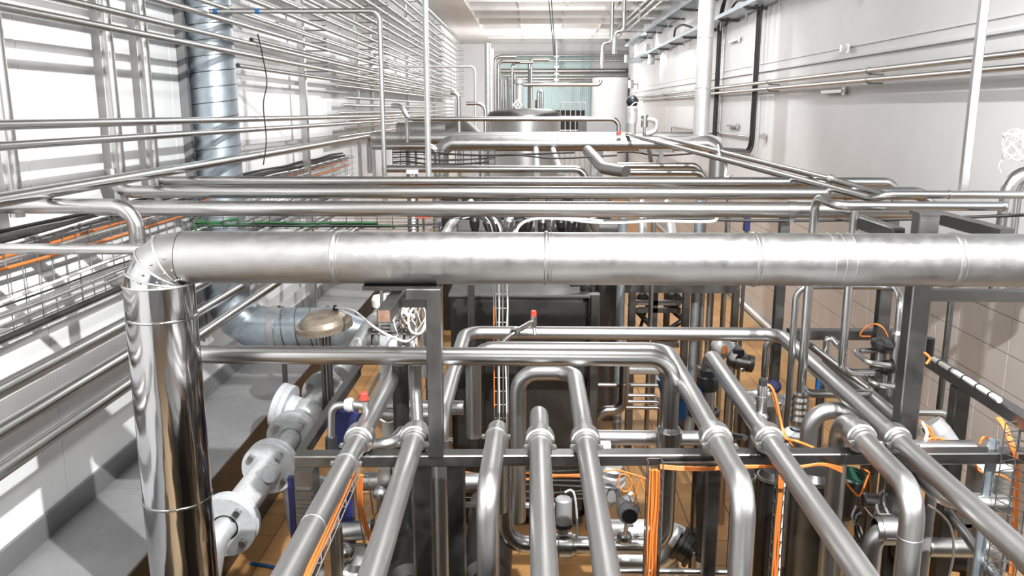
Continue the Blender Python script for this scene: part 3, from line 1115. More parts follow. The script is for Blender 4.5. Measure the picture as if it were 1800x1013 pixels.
# sampling valve with a black ball top
y = 12.0
s = P(1110, 232, Y=y)
sv = empty('actuated_valve', s, 'actuated valve with black ball top and white cylinder on the clad duct', 'valve')
zt = P(1109, 186, Y=y).z
x = s.x
MB().lathe((x, y, s.z + .12), (0, 0, 1), [(0, 0), (0, .075), (zt - s.z - .15, .075), (zt - s.z - .12, .06), (zt - s.z - .12, 0)], 20).build('cylinder', M['whitepipe'], sv)
MB().ball((x, y, zt + .06), .085).build('ball_top', M['black'], sv)
b = MB()
for dx in (-.05, .05):
    b.tube([(x + dx, y, s.z - .04), (x + dx, y, s.z + .13)], .013, 0, 8)
b.lathe((x, y, s.z - .12), (0, 0, 1), [(0, 0), (0, .06), (.1, .06), (.1, 0)], 16)
b.build('yoke', M['steel'], sv)
x2 = P(1133, 215, Y=y).x
b = MB().lathe((x2, y, P(1133, 224, Y=y).z), (0, 0, 1), [(0, 0), (0, .05), (.16, .05), (.17, .04), (.17, 0)], 16)
b.tube([(x2, y, s.z - .1), (x2, y, s.z + .06)], .02, 0, 8)
b.build('side_cylinder', M['steel'], sv)
MB().tube([P(1128, 212, Y=y), P(1140, 210, Y=y), P(1154, 212, Y=y), P(1154, 232, Y=y), P(1135, 236, Y=y)], .035, .1, 12).build('bypass_bend', M['whitepipe'], sv)
MB().lathe(P(1088, 234, Y=y - .1), (0, -1, 0), [(0, 0), (0, .03), (.03, .03), (.03, 0)], 12).build('red_knob', M['red'], sv)
cable('thin white air hose looping beside the black ball topped valve', [P(1106, 190, Y=y - .1), P(1118, 180, Y=y - .1), P(1128, 192, Y=y - .1), P(1126, 205, Y=y - .1)], .008, 'white')

# far tank group
tk = empty('storage_tank', (P(922, 215, Y=18).x, 18, 0), 'wide steel tank with a domed top far down the hall', 'tank')
cx, zt = P(922, 206, Y=18).x, P(922, 206, Y=18).z
MB().lathe((cx, 18, 0), (0, 0, 1), [(0, .74), (zt - .02, .74)], 40).build('shell', M['matte'], tk)
MB().lathe((cx, 18, zt - .02), (0, 0, 1), [(0, .78), (.05, .78), (.12, .74), (.18, .55), (.20, .2), (.2, 0)], 40, True).build('dome', M['frame'], tk)
q = P(913, 190, Y=17.8)
MB().lathe((q.x, 17.8, zt + .1), (0, 0, 1), [(0, .10), (.55, .075), (.58, .11), (.66, .11), (.66, 0)], 20).build('vent_stack', M['whitepipe'], tk)
q = P(910, 184, Y=17.65)
tag(MB().box(q, (.16, .012, .16), Matrix.Rotation(math.radians(45), 3, 'Y')).build('warning_plate', M['white']), 'small white diamond warning plate by the far tank stack', 'sign')
o = bpy.data.objects['warning_plate']
MB().box(q + Vector((0, -.008, 0)), (.10, .006, .10), Matrix.Rotation(math.radians(45), 3, 'Y')).build('dark_field', M['frame'], o)
MB().box(q + Vector((0, -.012, 0)), (.05, .004, .05)).build('symbol', M['white'], o)
pipe('U-shaped bare pipe standing beyond the far tank', [Vector((P(946, 200, Y=20.5).x, 20.5, 0)), P(946, 160, Y=20.5), P(953, 160, Y=20.5), Vector((P(953, 200, Y=20.5).x, 20.5, 0))], .035, 'steel', bend=.05)
MB().box(P(940, 182, Y=21), (.4, .3, .25))
tag(MB().box(P(941, 184, Y=21), (.22, .3, .22)).bar(P(941, 192, Y=21), Vector((P(941, 192, Y=21).x, 21, 0)), .1, .1).build('control_box', M['frame']), 'small grey box beyond the far tank', 'box')
# pipes bridging the hall at its far end
xa = -2.55
for k, (x0, x1, py, Y, r, m_) in enumerate(((878, 1098, 97.5, 36.9, .045, 'steel'), (878, 1098, 106.5, 36.6, .048, 'wallpipe'), (880, 1099, 125, 36.6, .095, 'steel'), (885, 1100, 132.5, 36.5, .05, 'wallpipe'), (895, 1100, 138, 36.4, .045, 'wallpipe'), (905, 1092, 143, 36.8, .028, 'wallpipe'))):
    A, B = P(x0, py, Y=Y), P(x1, py, Y=Y)
    pipe('%s of the far pipes bridging the hall under the roof' % ('topmost', 'second from top', 'thickest', 'first under the thickest', 'second under the thickest', 'lowest thin one')[k],
         [A, Vector((5.96, Y, A.z))], r, m_, group='far pipes bridging the hall', seg=10)
pipe('far level pipe below the bridge with an up-bent end', run(P(892, 149, Y=21.5), ('x', 1056), ('z', 141)), .045, 'steel', bend=.1)
for k, (px, y0_, y1_, Y, r) in enumerate(((870, 100, 225, 20.5, .04), (876, 108, 228, 20.2, .035), (882, 140, 200, 21.0, .035), (888, 140, 195, 20.8, .03), (894, 135, 192, 21.4, .04), (900, 110, 190, 20.7, .035), (905, 130, 190, 21, .05), (931, 105, 195, 22, .05), (934, 118, 195, 21.7, .04))):
    A = P(px, y0_, Y=Y)
    pts = [A, Vector((A.x, Y, 0))]
    if k in (0, 1, 5, 7):
        pts = [A + Vector((.5, 0, 0))] + pts
    pipe('%s upright of the pipe cluster behind the far tank' % ('first', 'second', 'third', 'fourth', 'fifth', 'sixth', 'seventh', 'eighth', 'ninth')[k], pts, r, 'steel' if k % 2 else 'wallpipe', bend=.12,
         group='pipe cluster behind the far tank', seg=10)
q = P(978, 148, Y=36.3)
o = MB().tube([(q.x, 36.3, ZC), (q.x, 36.3, q.z)], .055, 0, 10).build('hanger_rod', M['whitepipe'])
tag(o, 'roof hanger rod carrying the far bridging pipes', 'rod')
for yy in (99, 118, 130, 141):
    MB().box(P(978, yy, Y=36.3), (.2, .2, .09)).build('rod_clamp', M['frame'], o)
for k in range(2):
    A, B = P(962 + 5 * k, 38 + 30 * k, Y=22.5), P(974 + 2 * k, 98, Y=22.5)
    A.z = ZC
    cable(['thin wire hanging slanted beside the roof hanger rod', 'second thin wire hanging slanted beside the roof hanger rod'][k], [A, (A + B) / 2, B], .012)
# railing of wires far off
o = empty('guard_rail', P(1060, 180, Y=26), 'thin far guard rail before the dark opening', 'railing')
b = MB()
for k in range(6):
    A = P(985 + 9 * k, 180, Y=25)
    MB().tube([A, Vector((A.x, A.y, 0))], .018, 0, 6).build('rail_post', M['wirebright'], o)
A, B = P(985, 180, Y=25), P(1030, 180, Y=25)
for k in range(3):
    MB().tube([A + Vector((0, 0, -.4 * k)), Vector((B.x, 25, A.z - .4 * k))], .018, 0, 6).build('rail', M['wirebright'], o)
tag(MB().box(P(1050, 225, Y=15), (.55, .5, .34), Matrix.Rotation(.25, 3, 'Z')).bar(P(1050, 240, Y=15), Vector((P(1050, 240, Y=15).x, 15, 0)), .2, .2).build('grey_cabinet', M['plinth']), 'small grey cabinet beyond the clad ducts', 'cabinet')
# bent duct lying before the wall
o = pipe('round sheet duct with mitred bend far along the panelled wall', [P(700, 228, Y=15.5), P(790, 226, Y=15.3), P(815, 222, Y=15.0), P(840, 245, Y=14.5)], .13, 'clad', bend=.1, name='sheet_duct', cat='duct')
for px_ in (730, 785):
    q = P(px_, 230, Y=15.3)
    MB().bar(q, Vector((q.x, 15.3, 0)), .04, .04).build('stand', M['frame'], o)

# ------------------------------------------------------------------ spiral duct by the panelled wall
dx, dr = -2.885, .205
q = P(371, 100, X=dx)
zh = P(480, 577, Y=q.y).z
xe = P(566, 573, Y=q.y).x
sd = empty('spiral_duct', Vector((dx, q.y, pz)), 'fat blue-grey spiral duct coming down the panelled wall and elbowing out', 'duct')
yd = q.y
MB().tube([(dx, yd, ZC - .2), (dx, yd, zh + .42)], dr, 0, 36).build('upright_run', M['galv'], sd)
MB().tube([(dx, yd, zh + .42), (dx, yd, zh), (dx + .42, yd, zh)], dr, .34, 36, steps=4).build('elbow', M['galv'], sd)
MB().tube([(dx + .42, yd, zh), (xe, yd, zh)], dr - .005, 0, 36).build('level_run', M['galv'], sd)
MB().lathe((xe, yd, zh), (1, 0, 0), [(0, dr), (0, dr + .015), (.05, dr + .015), (.05, dr), (.16, dr * .95), (.42, dr * .45), (.42, 0)], 36).build('end_cone', M['galv'], sd)
MB().lathe((dx + .41, yd, zh), (1, 0, 0), [(0, dr), (0, dr + .014), (.06, dr + .014), (.06, dr)], 36).build('joint_collar', M['wirebright'], sd)
for (p0, p1) in ((Vector((dx, yd, ZC - .2)), Vector((dx, yd, zh + .45))), (Vector((dx + .48, yd, zh)), Vector((xe - .02, yd, zh)))):
    d = p1 - p0
    L = d.length
    u, w = frame_for(d)
    turns = L / .135
    n = int(turns * 20)
    pts = [p0 + d * (k / n) + (u * math.cos(2 * math.pi * turns * k / n) + w * math.sin(2 * math.pi * turns * k / n)) * (dr + .001) for k in range(n + 1)]
    MB().tube(pts, .0045, 0, 5).build('spiral_seam', M['frame'], sd)
MB().bar((dx + .9, yd, zh - dr), (dx + .9, yd, pz), .04, .04).build('stand', M['frame'], sd)
MB().bar((dx + .5, yd, zh - dr), (dx + .5, yd, pz), .04, .04).build('stand', M['frame'], sd)
q = P(324, 150, X=-3.06)
tag(MB().bar((-3.06, q.y, ZC - .1), (-3.06, q.y, pz + .6), .05, .07, up=(1, 0, 0)).build('cover_rail', M['trimdark']), 'dark upright rail on the panelled wall beside the spiral duct', 'rail')

# ------------------------------------------------------------------ wire tray and cables along the panelled wall
tx = -2.93
zt, zb = P(0, 445, X=tx).z, P(0, 588, X=tx).z
y0_, y1_ = 2.6, 14
wt = empty('wire_tray', (tx, 8, zb), 'long upright wire mesh tray along the panelled wall', 'cable tray')
b = MB()
for k in range(6):
    z = zb + (zt - zb) * k / 5
    b.tube([(tx, y0_, z), (tx, y1_, z)], .0035, 0, 5)
k = 0
while y0_ + .15 * k < y1_:
    b.tube([(tx, y0_ + .15 * k, zb - .01), (tx, y0_ + .15 * k, zt + (.04 if k % 3 == 0 else 0)), (tx - .18, y0_ + .15 * k, zt + .01)], .0035, 0, 5)
    k += 1
for k in range(4):
    b.tube([(tx - .05 * k, y0_, zt + .01), (tx - .05 * k, y1_, zt + .01)], .0035, 0, 5)
b.build('wire_mesh', M['wire'], wt)['kind'] = 'stuff'
for k in range(8):
    y = 3.2 + 1.4 * k
    MB().bar((tx, y, zb - .03), (-3.09, y, zb - .03), .03, .03).build('wall_arm', M['wirebright'], wt)
cd = MB().tube([(tx + .01, y0_, zb - .03), (tx + .01, y1_, zb - .03)], .020, 0, 10).build('conduit', M['rubber'], wt)


def wavy(x, z, amp=.015, ya=2.6, yb=13.6, n=14):
    return [Vector((x + rnd.uniform(-amp, amp), ya + (yb - ya) * k / n, z + rnd.uniform(-amp, amp))) for k in range(n + 1)]


CB = [('thick black cable lying on top of the long wire tray', -3.01, zt + .05, .016, 'rubber'), ('second black cable on top of the long wire tray', -3.05, zt + .09, .013, 'rubber'),
      ('white cable on the long wire tray, highest', -2.97, zt + .035, .009, 'white'), ('orange cable on the long wire tray, upper', -2.95, zt - .02, .012, 'orange'),
      ('orange cable lying low in the long wire tray', -2.93, zt - .10, .011, 'orange'), ('grey cable in the long wire tray', -2.94, zt - .05, .013, 'wirebright'),
      ('white cable in the lower half of the long wire tray', -2.92, zb + .18, .010, 'white'), ('grey cable in the lower half of the long wire tray', -2.93, zb + .10, .012, 'wirebright'),
      ('thin black cable in the lower half of the long wire tray', -2.92, zb + .14, .006, 'rubber'), ('pair-thin grey cable near the foot of the long wire tray', -2.93, zb + .05, .008, 'wirebright')]
for lab, x, z, r, m_ in CB:
    cable(lab, wavy(x, z, .012), r, m_, n=4)
cable('thin dark wire hanging down the panelled wall before the pipes', [P(453, 60, X=-2.58), P(462, 100, X=-2.6), P(469, 145, X=-2.6), P(463, 185, X=-2.6), P(468, 245, X=-2.6), P(463, 290, X=-2.6)], .006)

# cross tray with green cables
ty = 5.75
A, B = P(338, 383, Y=ty), P(772, 386, Y=ty)
ct = empty('cross_tray', A, 'wire tray with green cables crossing behind the long pipes', 'cable tray')
b = MB()
hgt = P(338, 383, Y=ty).z - P(338, 402, Y=ty).z
for k in range(4):
    b.tube([A + Vector((0, 0, -hgt * k / 3)), Vector((B.x, ty, A.z - hgt * k / 3))], .003, 0, 5)
n = 16
for k in range(n + 1):
    x = A.x + (B.x - A.x) * k / n
    b.tube([Vector((x, ty, A.z + .02)), Vector((x, ty, A.z - hgt)), Vector((x, ty + .15, A.z - hgt))], .003, 0, 5)
b.build('wire_mesh', M['wire'], ct)['kind'] = 'stuff'
for k in range(3):
    z = A.z - hgt * (.55 + .12 * k)
    cable(('upper green cable on the cross tray', 'middle green cable on the cross tray', 'lower green cable on the cross tray')[k],
          [Vector((A.x + (B.x - A.x) * t, ty + .03 + .015 * k, z + rnd.uniform(-.012, .012))) for t in (0, .15, .3, .45, .6, .75 + .05 * k)], .007, 'green', n=5)
cable('bright green cable end rising from the cross tray by the wall', [P(344, 408, Y=5.8), P(346, 392, Y=5.8), P(352, 388, Y=5.8), P(380, 392, Y=5.8), P(415, 385, Y=5.8), P(420, 392, Y=5.8)], .010, 'green')
cable('black cable on the cross tray', [Vector((A.x + (B.x - A.x) * t, ty + .09, A.z - hgt * .8 + rnd.uniform(-.01, .01))) for t in (0, .2, .4, .6, .8, 1)], .010, n=5)
ys = 5.7
cable('white cable arching behind the clad pipe', [P(905, 415, Y=ys), P(915, 395, Y=ys), P(940, 385, Y=ys), P(985, 385, Y=ys), P(1040, 391, Y=ys), P(1090, 392, Y=ys), P(1150, 389, Y=ys), P(1245, 390, Y=ys), P(1262, 383, Y=ys)], .010, 'white')
cable('black cable beside the white one behind the clad pipe', [P(895, 405, Y=ys + .1), P(930, 386, Y=ys + .1), P(1000, 384, Y=ys + .1), P(1080, 388, Y=ys + .1), P(1200, 385, Y=ys + .1), P(1345, 388, Y=ys + .1), P(1600, 385, Y=ys + .1), P(1800, 378, Y=ys - .2)], .011)
cable('second white cable behind the clad pipe', [P(900, 412, Y=ys + .05), P(925, 390, Y=ys + .05), P(960, 382, Y=ys + .05), P(1010, 384, Y=ys + .05), P(1060, 388, Y=ys + .05)], .007, 'white')
cable('thin white cable hanging from the descending pipe', [P(1262, 255, Y=9), P(1267, 280, Y=8.5), P(1277, 290, Y=8), P(1275, 312, Y=7.9), P(1290, 305, Y=7.9)], .012, 'white')

# ------------------------------------------------------------------ tiled-wall side, upper part
q = P(1232, 240, Y=12.2)
wp = pipe('tall stout white pipe standing before the tiled-wall side', [Vector((q.x, 12.2, ZC)), Vector((q.x, 12.2, q.z - .05)), Vector((q.x + .25, 12.2, q.z - .12))], .112, 'whitepipe', bend=.12,
          fits=[('band', 0, 'y', 66), ('band', 0, 'y', 154)])
q = P(1692, 345, Y=5.45)
o = post('slim square hanger from the roof beside the painted wall', Vector((q.x, 5.45, ZC)), Vector((q.x, 5.45, q.z)), .05, .05, 'matte')
for lab, py, r in (('upper of two slender pipes along the painted wall', 93, .032), ('lower of two slender pipes along the painted wall', 117, .028)):
    z = P(1800, py, X=3.80).z
    o = pipe(lab, [Vector((3.80, 3, z)), Vector((3.80, 31, z))], r, 'wallpipe', seg=12)
    for y in (6.0, 9.9, 14, 19, 25):
        b = MB().box((3.88, y, z - r - .01), (.17, .04, .02))
        b.tube([(3.80, y - .012, z), (3.80, y + .012, z)], r + .008, 0, 12)
        b.build('wall_clip', M['frame'], o)
for k, (px, py, X) in enumerate(((1485, 160, 3.93), (1300, 69, 3.93), (1297, 222, 3.93), (1345, 240, 3.93), (1492, 85, 3.93))):
    q = P(px, py, X=X)
    b = MB()
    b.bar(q, q + Vector((-.02, 0, 0)), .1, .1)
    if k < 3:
        b.bar(q + Vector((-.03, -.02, 0)), q + Vector((-.03, .75, .0)), .04, .04)
    else:
        b.box(q + Vector((-.05, 0, 0)), (.1, .06, .08))
    tag(b.build('wall_bracket', M['wallpipe']), ('bare bracket arm on the painted wall below the slender pipes', 'bracket arm on the painted wall beside the upper cable drop', 'bracket arm low on the painted wall by the cable drop', 'stub clamp on the painted wall beside the cable loop', 'small upright peg on the painted wall above the ledge')[k], 'bracket')
# high trays
for lab, px, py, X, w in (('lower perforated tray high along the painted wall', 1215, 62, 3.72, .34), ('upper perforated tray high along the painted wall', 1180, 32, 3.62, .30)):
    z = P(px, py, X=X).z
    o = empty('perforated_tray', (X, 12, z), lab, 'cable tray')
    b = MB()
    b.box((X, 15, z), (w, 36, .012))
    b.box((X - w / 2, 15, z + .03), (.012, 36, .07))
    b.box((X + w / 2, 15, z + .03), (.012, 36, .07))
    b.build('tray_channel', M['galv'], o)
    for k in range(11):
        y = 9 + 2.0 * k
        b = MB()
        b.bar((X - w / 2, y, z - .03), (XR, y, z - .03), .05, .05)
        b.bar((X - w * .3, y, z - .03), (X - w * .3, y, z - .22), .025, .025)
        b.build('tray_arm', M['frame'], o)
for k, (px, py, X, r) in enumerate(((1137, 0, 3.0, .05), (1150, 0, 3.05, .04), (1122, 0, 2.95, .05), (1165, 0, 3.1, .03))):
    z = P(px, py, X=X).z
    pipe('%s of the pipes hung high along the painted wall' % ('second highest', 'third highest', 'highest', 'lowest')[k], [Vector((X, 14, z)), Vector((X, 34, z))], r, 'wallpipe', group='pipes hung high along the painted wall', seg=12)
    for y in (17, 22, 27):
        pass
for y, lab in ((16, 'first'), (20, 'second'), (24, 'third'), (28, 'farthest')):
    tag(MB().bar((2.85, y, 6.02), (XR, y, 6.02), .05, .05).bar((2.9, y, 6.02), (2.9, y, ZC), .04, .04).build('pipe_hanger', M['frame']), lab + ' steel hanger, counted from the viewer, of the high pipes along the painted wall', 'bracket', 'hangers of the high pipes')
pipe('short upright branch from the high pipes', run(P(1080, 95, Y=22.5), ('z', 55), ('x', 1096), ('Z', ZC)), .05, 'steel', bend=.1)
pipe('bent branch joining the high pipes farther off', run(P(1058, 120, Y=23.5), ('z', 75), ('x', 1075), ('Z', ZC)), .05, 'steel', bend=.15)
# cable drops
X = 3.88
for k in range(3):
    dxx = -.03 * k
    q0 = P(1269 - 3 * k, 30 + 3 * k, X=X + dxx)
    q1 = P(1267 - 2 * k, 262 + 2 * k, X=X + dxx)
    q2 = P(1318 + 3 * k, 264 + 2 * k, X=X + dxx)
    q3 = P(1325 + 3 * k, 20 + 4 * k, X=X + dxx)
    q1.y = q0.y
    q3.y = q2.y
    tp = q0 + Vector((0, -.25, .28))
    cz = Vector((q2.x, q2.y, q2.z))
    o = MB().tube([tp + Vector((-.05, -.5, .1)), tp, q0, q1, cz, q3, q3 + Vector((-.02, -.2, .25))], .019 - .002 * k, .28, 10).build('cable', M['rubber'], origin=q0)
    tag(o, ('outermost black cable of the loop on the painted wall', 'middle black cable of the loop on the painted wall', 'innermost black cable of the loop on the painted wall')[k], 'cable', 'black cables looping down the painted wall')
for k, (px, y0_, y1_) in enumerate(((1273, 40, 255), (1332, 30, 262))):
    A, B = P(px, y0_, X=3.93), P(px, y1_, X=3.93)
    o = empty('cable_ladder', B, ('narrow cable ladder on the painted wall, farther of two', 'narrow cable ladder on the painted wall, nearer of two')[k], 'cable ladder')
    for s in (-.06, .06):
        MB().bar((3.93, A.y + s, A.z), (3.93, A.y + s, B.z), .02, .03).build('side_rail', M['wirebright'], o)
    b = MB()
    n = 22
    for i in range(n):
        z = B.z + (A.z - B.z) * i / n
        b.tube([(3.92, A.y - .06, z), (3.92, A.y + .06, z)], .008, 0, 5)
    b.build('rungs', M['wirebright'], o)['kind'] = 'stuff'
cable('arched black hose on the lower tray before the tall white pipe', [P(1185, 64, X=3.70), P(1188, 50, X=3.70), P(1200, 44, X=3.70), P(1212, 47, X=3.70), P(1222, 52, X=3.70)], .028)
cable('arched black hose beyond the tall white pipe', [P(1275, 45, X=3.7), P(1290, 8, X=3.7), P(1305, 0, X=3.7), P(1330, 8, X=3.7)], .025)
pipe('thin conduit low on the painted wall beside the cable loop', run(P(1180, 238, X=3.9), ('z', 223), ('yx', 1318)), .018, 'steel', bend=.1)
# floodlights
for k, (px, py) in enumerate(((1133, 86), (1141, 104), (1099, 103), (1106, 148))):
    q = P(px, py, X=3.62)
    o = empty('flood_light', q, ('glaring floodlight above the tray on the painted wall', 'small floodlight just under the glaring one', 'floodlight at the far end of the bridging pipes', 'lowest far floodlight beside the painted wall')[k], 'lamp')
    b = MB()
    b.box(q + Vector((.08, .06, 0)), (.16, .22, .30))
    b.bar(q + Vector((.1, .1, 0)), Vector((XR, q.y + .1, q.z)), .05, .05)
    b.build('housing', M['frame'], o)
    MB().bar(q + Vector((-.0, 0, -.13)), q + Vector((-.0, 0, .13)), .20, .02, up=(1, 0, 0)).build('lens', M['lens'], o)
# tall bend and tangled wire at the edge
y = 5.6
for k in range(2):
    q = P(1770 + 12 * k, 352, Y=y + .25 * k)
    pipe(('gooseneck pipe by the painted wall at the edge of the view', 'second gooseneck pipe just behind the first at the edge of the view')[k], [q + Vector((0, 0, -.6)), Vector((q.x, q.y, P(1770, 303, Y=q.y).z)), Vector((q.x + .33, q.y, P(1770, 303, Y=q.y).z)), Vector((q.x + .33, q.y, q.z - .5))], .048, 'steel', bend=.14)
pts = []
for k in range(60):
    t = k * .9
    pts.append(P(1787 + 20 * math.sin(t * 1.13) + 8 * math.sin(t * .37), 255 + 24 * math.cos(t) + 5 * math.sin(t * 2.1), Y=6.0 + .1 * math.sin(t * .7)))
pts += [P(1765, 275, Y=6), P(1756, 290, Y=6), P(1760, 303, Y=5.8)]
cable('tangle of thin white cable above the gooseneck pipes', pts, .004, 'white', n=5, seg=5)
# ------------------------------------------------------------------ machines between the pipes
# dark cabinet in the middle
cyf = 6.75
tl, trr = P(790, 518, Y=cyf), P(1036, 518, Y=cyf)
top = tl.z
cab = empty('machine_cabinet', Vector(((tl.x + trr.x) / 2, cyf + .6, 0)), 'large dark steel machine cabinet in the middle behind the looped pipes', 'cabinet')
w = trr.x - tl.x
MB().bar(((tl.x + trr.x) / 2, cyf + .62, .12), ((tl.x + trr.x) / 2, cyf + .62, top - .03), w, 1.2, .05, up=(0, 1, 0)).build('body', M['dark'], cab)
MB().bar((tl.x - .01, cyf + .62, top - .015), (trr.x + .01, cyf + .62, top - .015), 1.24, .03, .008).build('top_sheet', M['darktop'], cab)
z2 = P(900, 625, Y=cyf).z
for k, (xa_, xb_, za, zb_) in enumerate(((tl.x + .02, trr.x - .02, z2 + .01, top - .06), (tl.x + .02, (tl.x + trr.x) / 2 - .005, .2, z2 - .01), ((tl.x + trr.x) / 2 + .005, trr.x - .02, .2, z2 - .01))):
    MB().bar(((xa_ + xb_) / 2, cyf + .01, za), ((xa_ + xb_) / 2, cyf + .01, zb_), xb_ - xa_, .03, .012, up=(0, 1, 0)).build('front_panel', M['dark'], cab)
MB().bar((trr.x + .05, cyf + .06, 0), (trr.x + .05, cyf + .06, top), .08, .12, .01, up=(0, 1, 0)).build('corner_post', M['frame'], cab)
q = P(1036, 510, Y=cyf + .2)
b = MB().lathe((q.x - .03, cyf + .2, top), (0, 0, 1), [(0, 0), (0, .05), (.03, .05), (.045, .03), (.045, 0)], 16)
b.bar((q.x - .03, cyf + .2, top + .05), (q.x - .16, cyf + .12, top + .06), .04, .025)
b.build('latch_handle', M['black'], cab)
for x in (tl.x + .1, trr.x - .1):
    MB().bar((x, cyf + .15, 0), (x, cyf + .15, .12), .06, .06).build('foot', M['frame'], cab)
post('dark slim post standing before the machine cabinet', P(828, 500, Y=6.3), Vector((P(828, 500, Y=6.3).x, 6.3, 0)), .05, .05)
# thin cables and a wire ladder before the cabinet
o = empty('wire_ladder', Vector((P(883, 500, Y=6.2).x, 6.2, 0)), 'upright wire ladder with white cables before the machine cabinet', 'cable ladder')
A = P(868, 492, Y=6.2)
B = P(893, 492, Y=6.2)
for x in (A.x, B.x):
    MB().tube([(x, 6.2, A.z), (x, 6.2, 0)], .006, 0, 6).build('side_wire', M['wirebright'], o)
b = MB()
for k in range(16):
    b.tube([(A.x, 6.2, A.z - .11 * k), (B.x, 6.2, A.z - .11 * k)], .004, 0, 5)
b.build('rungs', M['wirebright'], o)['kind'] = 'stuff'
for k in range(4):
    x = A.x + .02 + .025 * k
    cable(('first', 'second', 'third', 'fourth')[k] + ' white cable running down the wire ladder before the cabinet', [Vector((x + rnd.uniform(-.01, .01), 6.17, A.z + .15 - .35 * j)) for j in range(7)], .006, 'white' if k % 2 else 'wirebright', group='white cables on the wire ladder', n=4)
cable('orange cable hanging beside the wire ladder', [Vector((A.x - .0, 6.18, A.z - .2 - .2 * j)) for j in range(5)], .006, 'orange', n=3)

# rows of machines farther back
def machine(label, px0, px1, py, Y, depth, m='dark', posts=True, name='machine_cabinet'):
    A, B = P(px0, py, Y=Y), P(px1, py, Y=Y)
    o = empty(name, Vector(((A.x + B.x) / 2, Y + depth / 2, 0)), label, 'cabinet')
    MB().bar(((A.x + B.x) / 2, Y + depth / 2, .0), ((A.x + B.x) / 2, Y + depth / 2, A.z - .03), B.x - A.x, depth, .02, up=(0, 1, 0)).build('body', M[m], o)
    MB().bar((A.x - .01, Y + depth / 2, A.z - .015), (B.x + .01, Y + depth / 2, A.z - .015), depth + .02, .03, .006).build('top_sheet', M['darktop'], o)
    MB().bar(((A.x + B.x) / 2, Y + .005, .25), ((A.x + B.x) / 2, Y + .005, A.z - .1), (B.x - A.x) * .9, .02, .005, up=(0, 1, 0)).build('front_panel', M[m], o)
    return o


machine('dark machine housing beyond the long cross pipes, wall side', 800, 905, 405, 9.3, .9)
machine('dark machine housing beyond the long cross pipes, centre', 925, 1040, 398, 9.6, 1.0)
machine('narrow lighter machine housing beyond the long cross pipes', 1052, 1088, 400, 9.4, .7, 'frame')
machine('low grey housing farther back under the clad ducts', 960, 1075, 330, 13.6, .8, 'frame')
machine('low dark housing farther back under the clad ducts, wall side', 760, 930, 335, 13.5, .9)
for k, (px, py, Y, m_) in enumerate(((945, 395, 8.6, 'wallpipe'), (988, 392, 8.8, 'wallpipe'), (1095, 385, 8.4, 'galv'), (1230, 372, 8.9, 'galv'), (1150, 380, 8.2, 'wallpipe'), (1283, 345, 9.2, 'wallpipe'), (800, 385, 8.3, 'wallpipe'), (1040, 350, 9, 'wallpipe'))):
    q = P(px, py - 20, Y=Y)
    pipe('%s of the upright pipes among the machines beyond the long cross pipes' % ('first', 'second', 'third', 'fourth', 'fifth', 'sixth', 'seventh', 'eighth')[k],
         [q, Vector((q.x, Y, 0))], (.03, .03, .045, .045, .025, .03, .03, .04)[k], m_, group='upright pipes among the machines', seg=12)
for k, (px, py, Y) in enumerate(((790, 398, 7.4), (1130, 398, 7.6), (1180, 402, 7.0))):
    a = P(px, py, Y=Y)
    pipe(('slanting square strut behind the clad pipe by the dark housing', 'first slanting pale pipe behind the clad pipe', 'second slanting pale pipe behind the clad pipe')[k], [a + Vector((.12, 1.0, .1)), a, a + Vector((-.1, -.8, -.25))], .04, 'whitepipe', bend=.3)
o = tag(MB().box(P(1313, 390, Y=8.5), (.06, .05, .18)).build('blue_box', M['navy']), 'small navy blue box near the tiled wall behind the clad pipe', 'box')
MB().bar(P(1313, 397, Y=8.54), Vector((P(1313, 395, Y=8.54).x, 8.54, 0)), .03, .03).build('stand', M['frame'], o)
o = tag(MB().box(P(744, 378, Y=6.6), (.10, .06, .05)).build('red_box', M['red']), 'small red block behind the cross tray', 'box')
MB().bar(P(744, 380, Y=6.63), Vector((P(744, 380, Y=6.63).x, 6.63, 0)), .02, .02).build('stand', M['frame'], o)
tag(MB().box(P(725, 302, Y=7.6), (.10, .05, .035)).bar(P(725, 304, Y=7.63), Vector((P(725, 304, Y=7.63).x, 7.63, 0)), .02, .02).build('white_plate', M['white']), 'small white plate just above the farthest long pipe', 'plate')

ORDN = 'first second third fourth fifth sixth seventh eighth ninth tenth eleventh twelfth'.split()
for k in range(12):
    px = 836 + 19 * k + rnd.uniform(-4, 4)
    y_ = 7.9 + rnd.uniform(-.2, .3)
    q = P(px, 392 + rnd.uniform(-3, 5), Y=y_)
    o = empty('membrane_valve', Vector((q.x, y_, 0)), '%s, from the plinth side, in the row of small valve heads behind the clad pipe' % ORDN[k], 'valve', 'row of small valve heads behind the clad pipe')
    MB().lathe((q.x, y_, q.z), (rnd.uniform(-.3, .3), -.2, 1), [(-.09, 0), (-.09, .03), (-.03, .045), (.03, .05), (.06, .035), (.06, 0)], 14).build('head', M[('black', 'dark', 'frame', 'matte')[k % 4]], o)
    MB().tube([(q.x, y_, q.z - .08), (q.x, y_, 0)], .022, 0, 10).build('stem', M['frame'], o)
    MB().tube([(q.x - .07, y_, q.z - .16), (q.x + .07, y_, q.z - .16)], .03, 0, 10).build('cross_tube', M['matte'], o)
for k in range(5):
    q = P(848 + 7 * k, 384, Y=6.6)
    cable('%s dark lead arching down behind the clad pipe next to the square strut' % ORDN[k], [q + Vector((-.25, 0, .0)), q + Vector((-.1, 0, .03)), q, q + Vector((.05, 0, -.12)), q + Vector((.06, 0, -.4))], .008, ('rubber', 'wirebright', 'rubber', 'white', 'rubber')[k], group='dark leads behind the clad pipe')

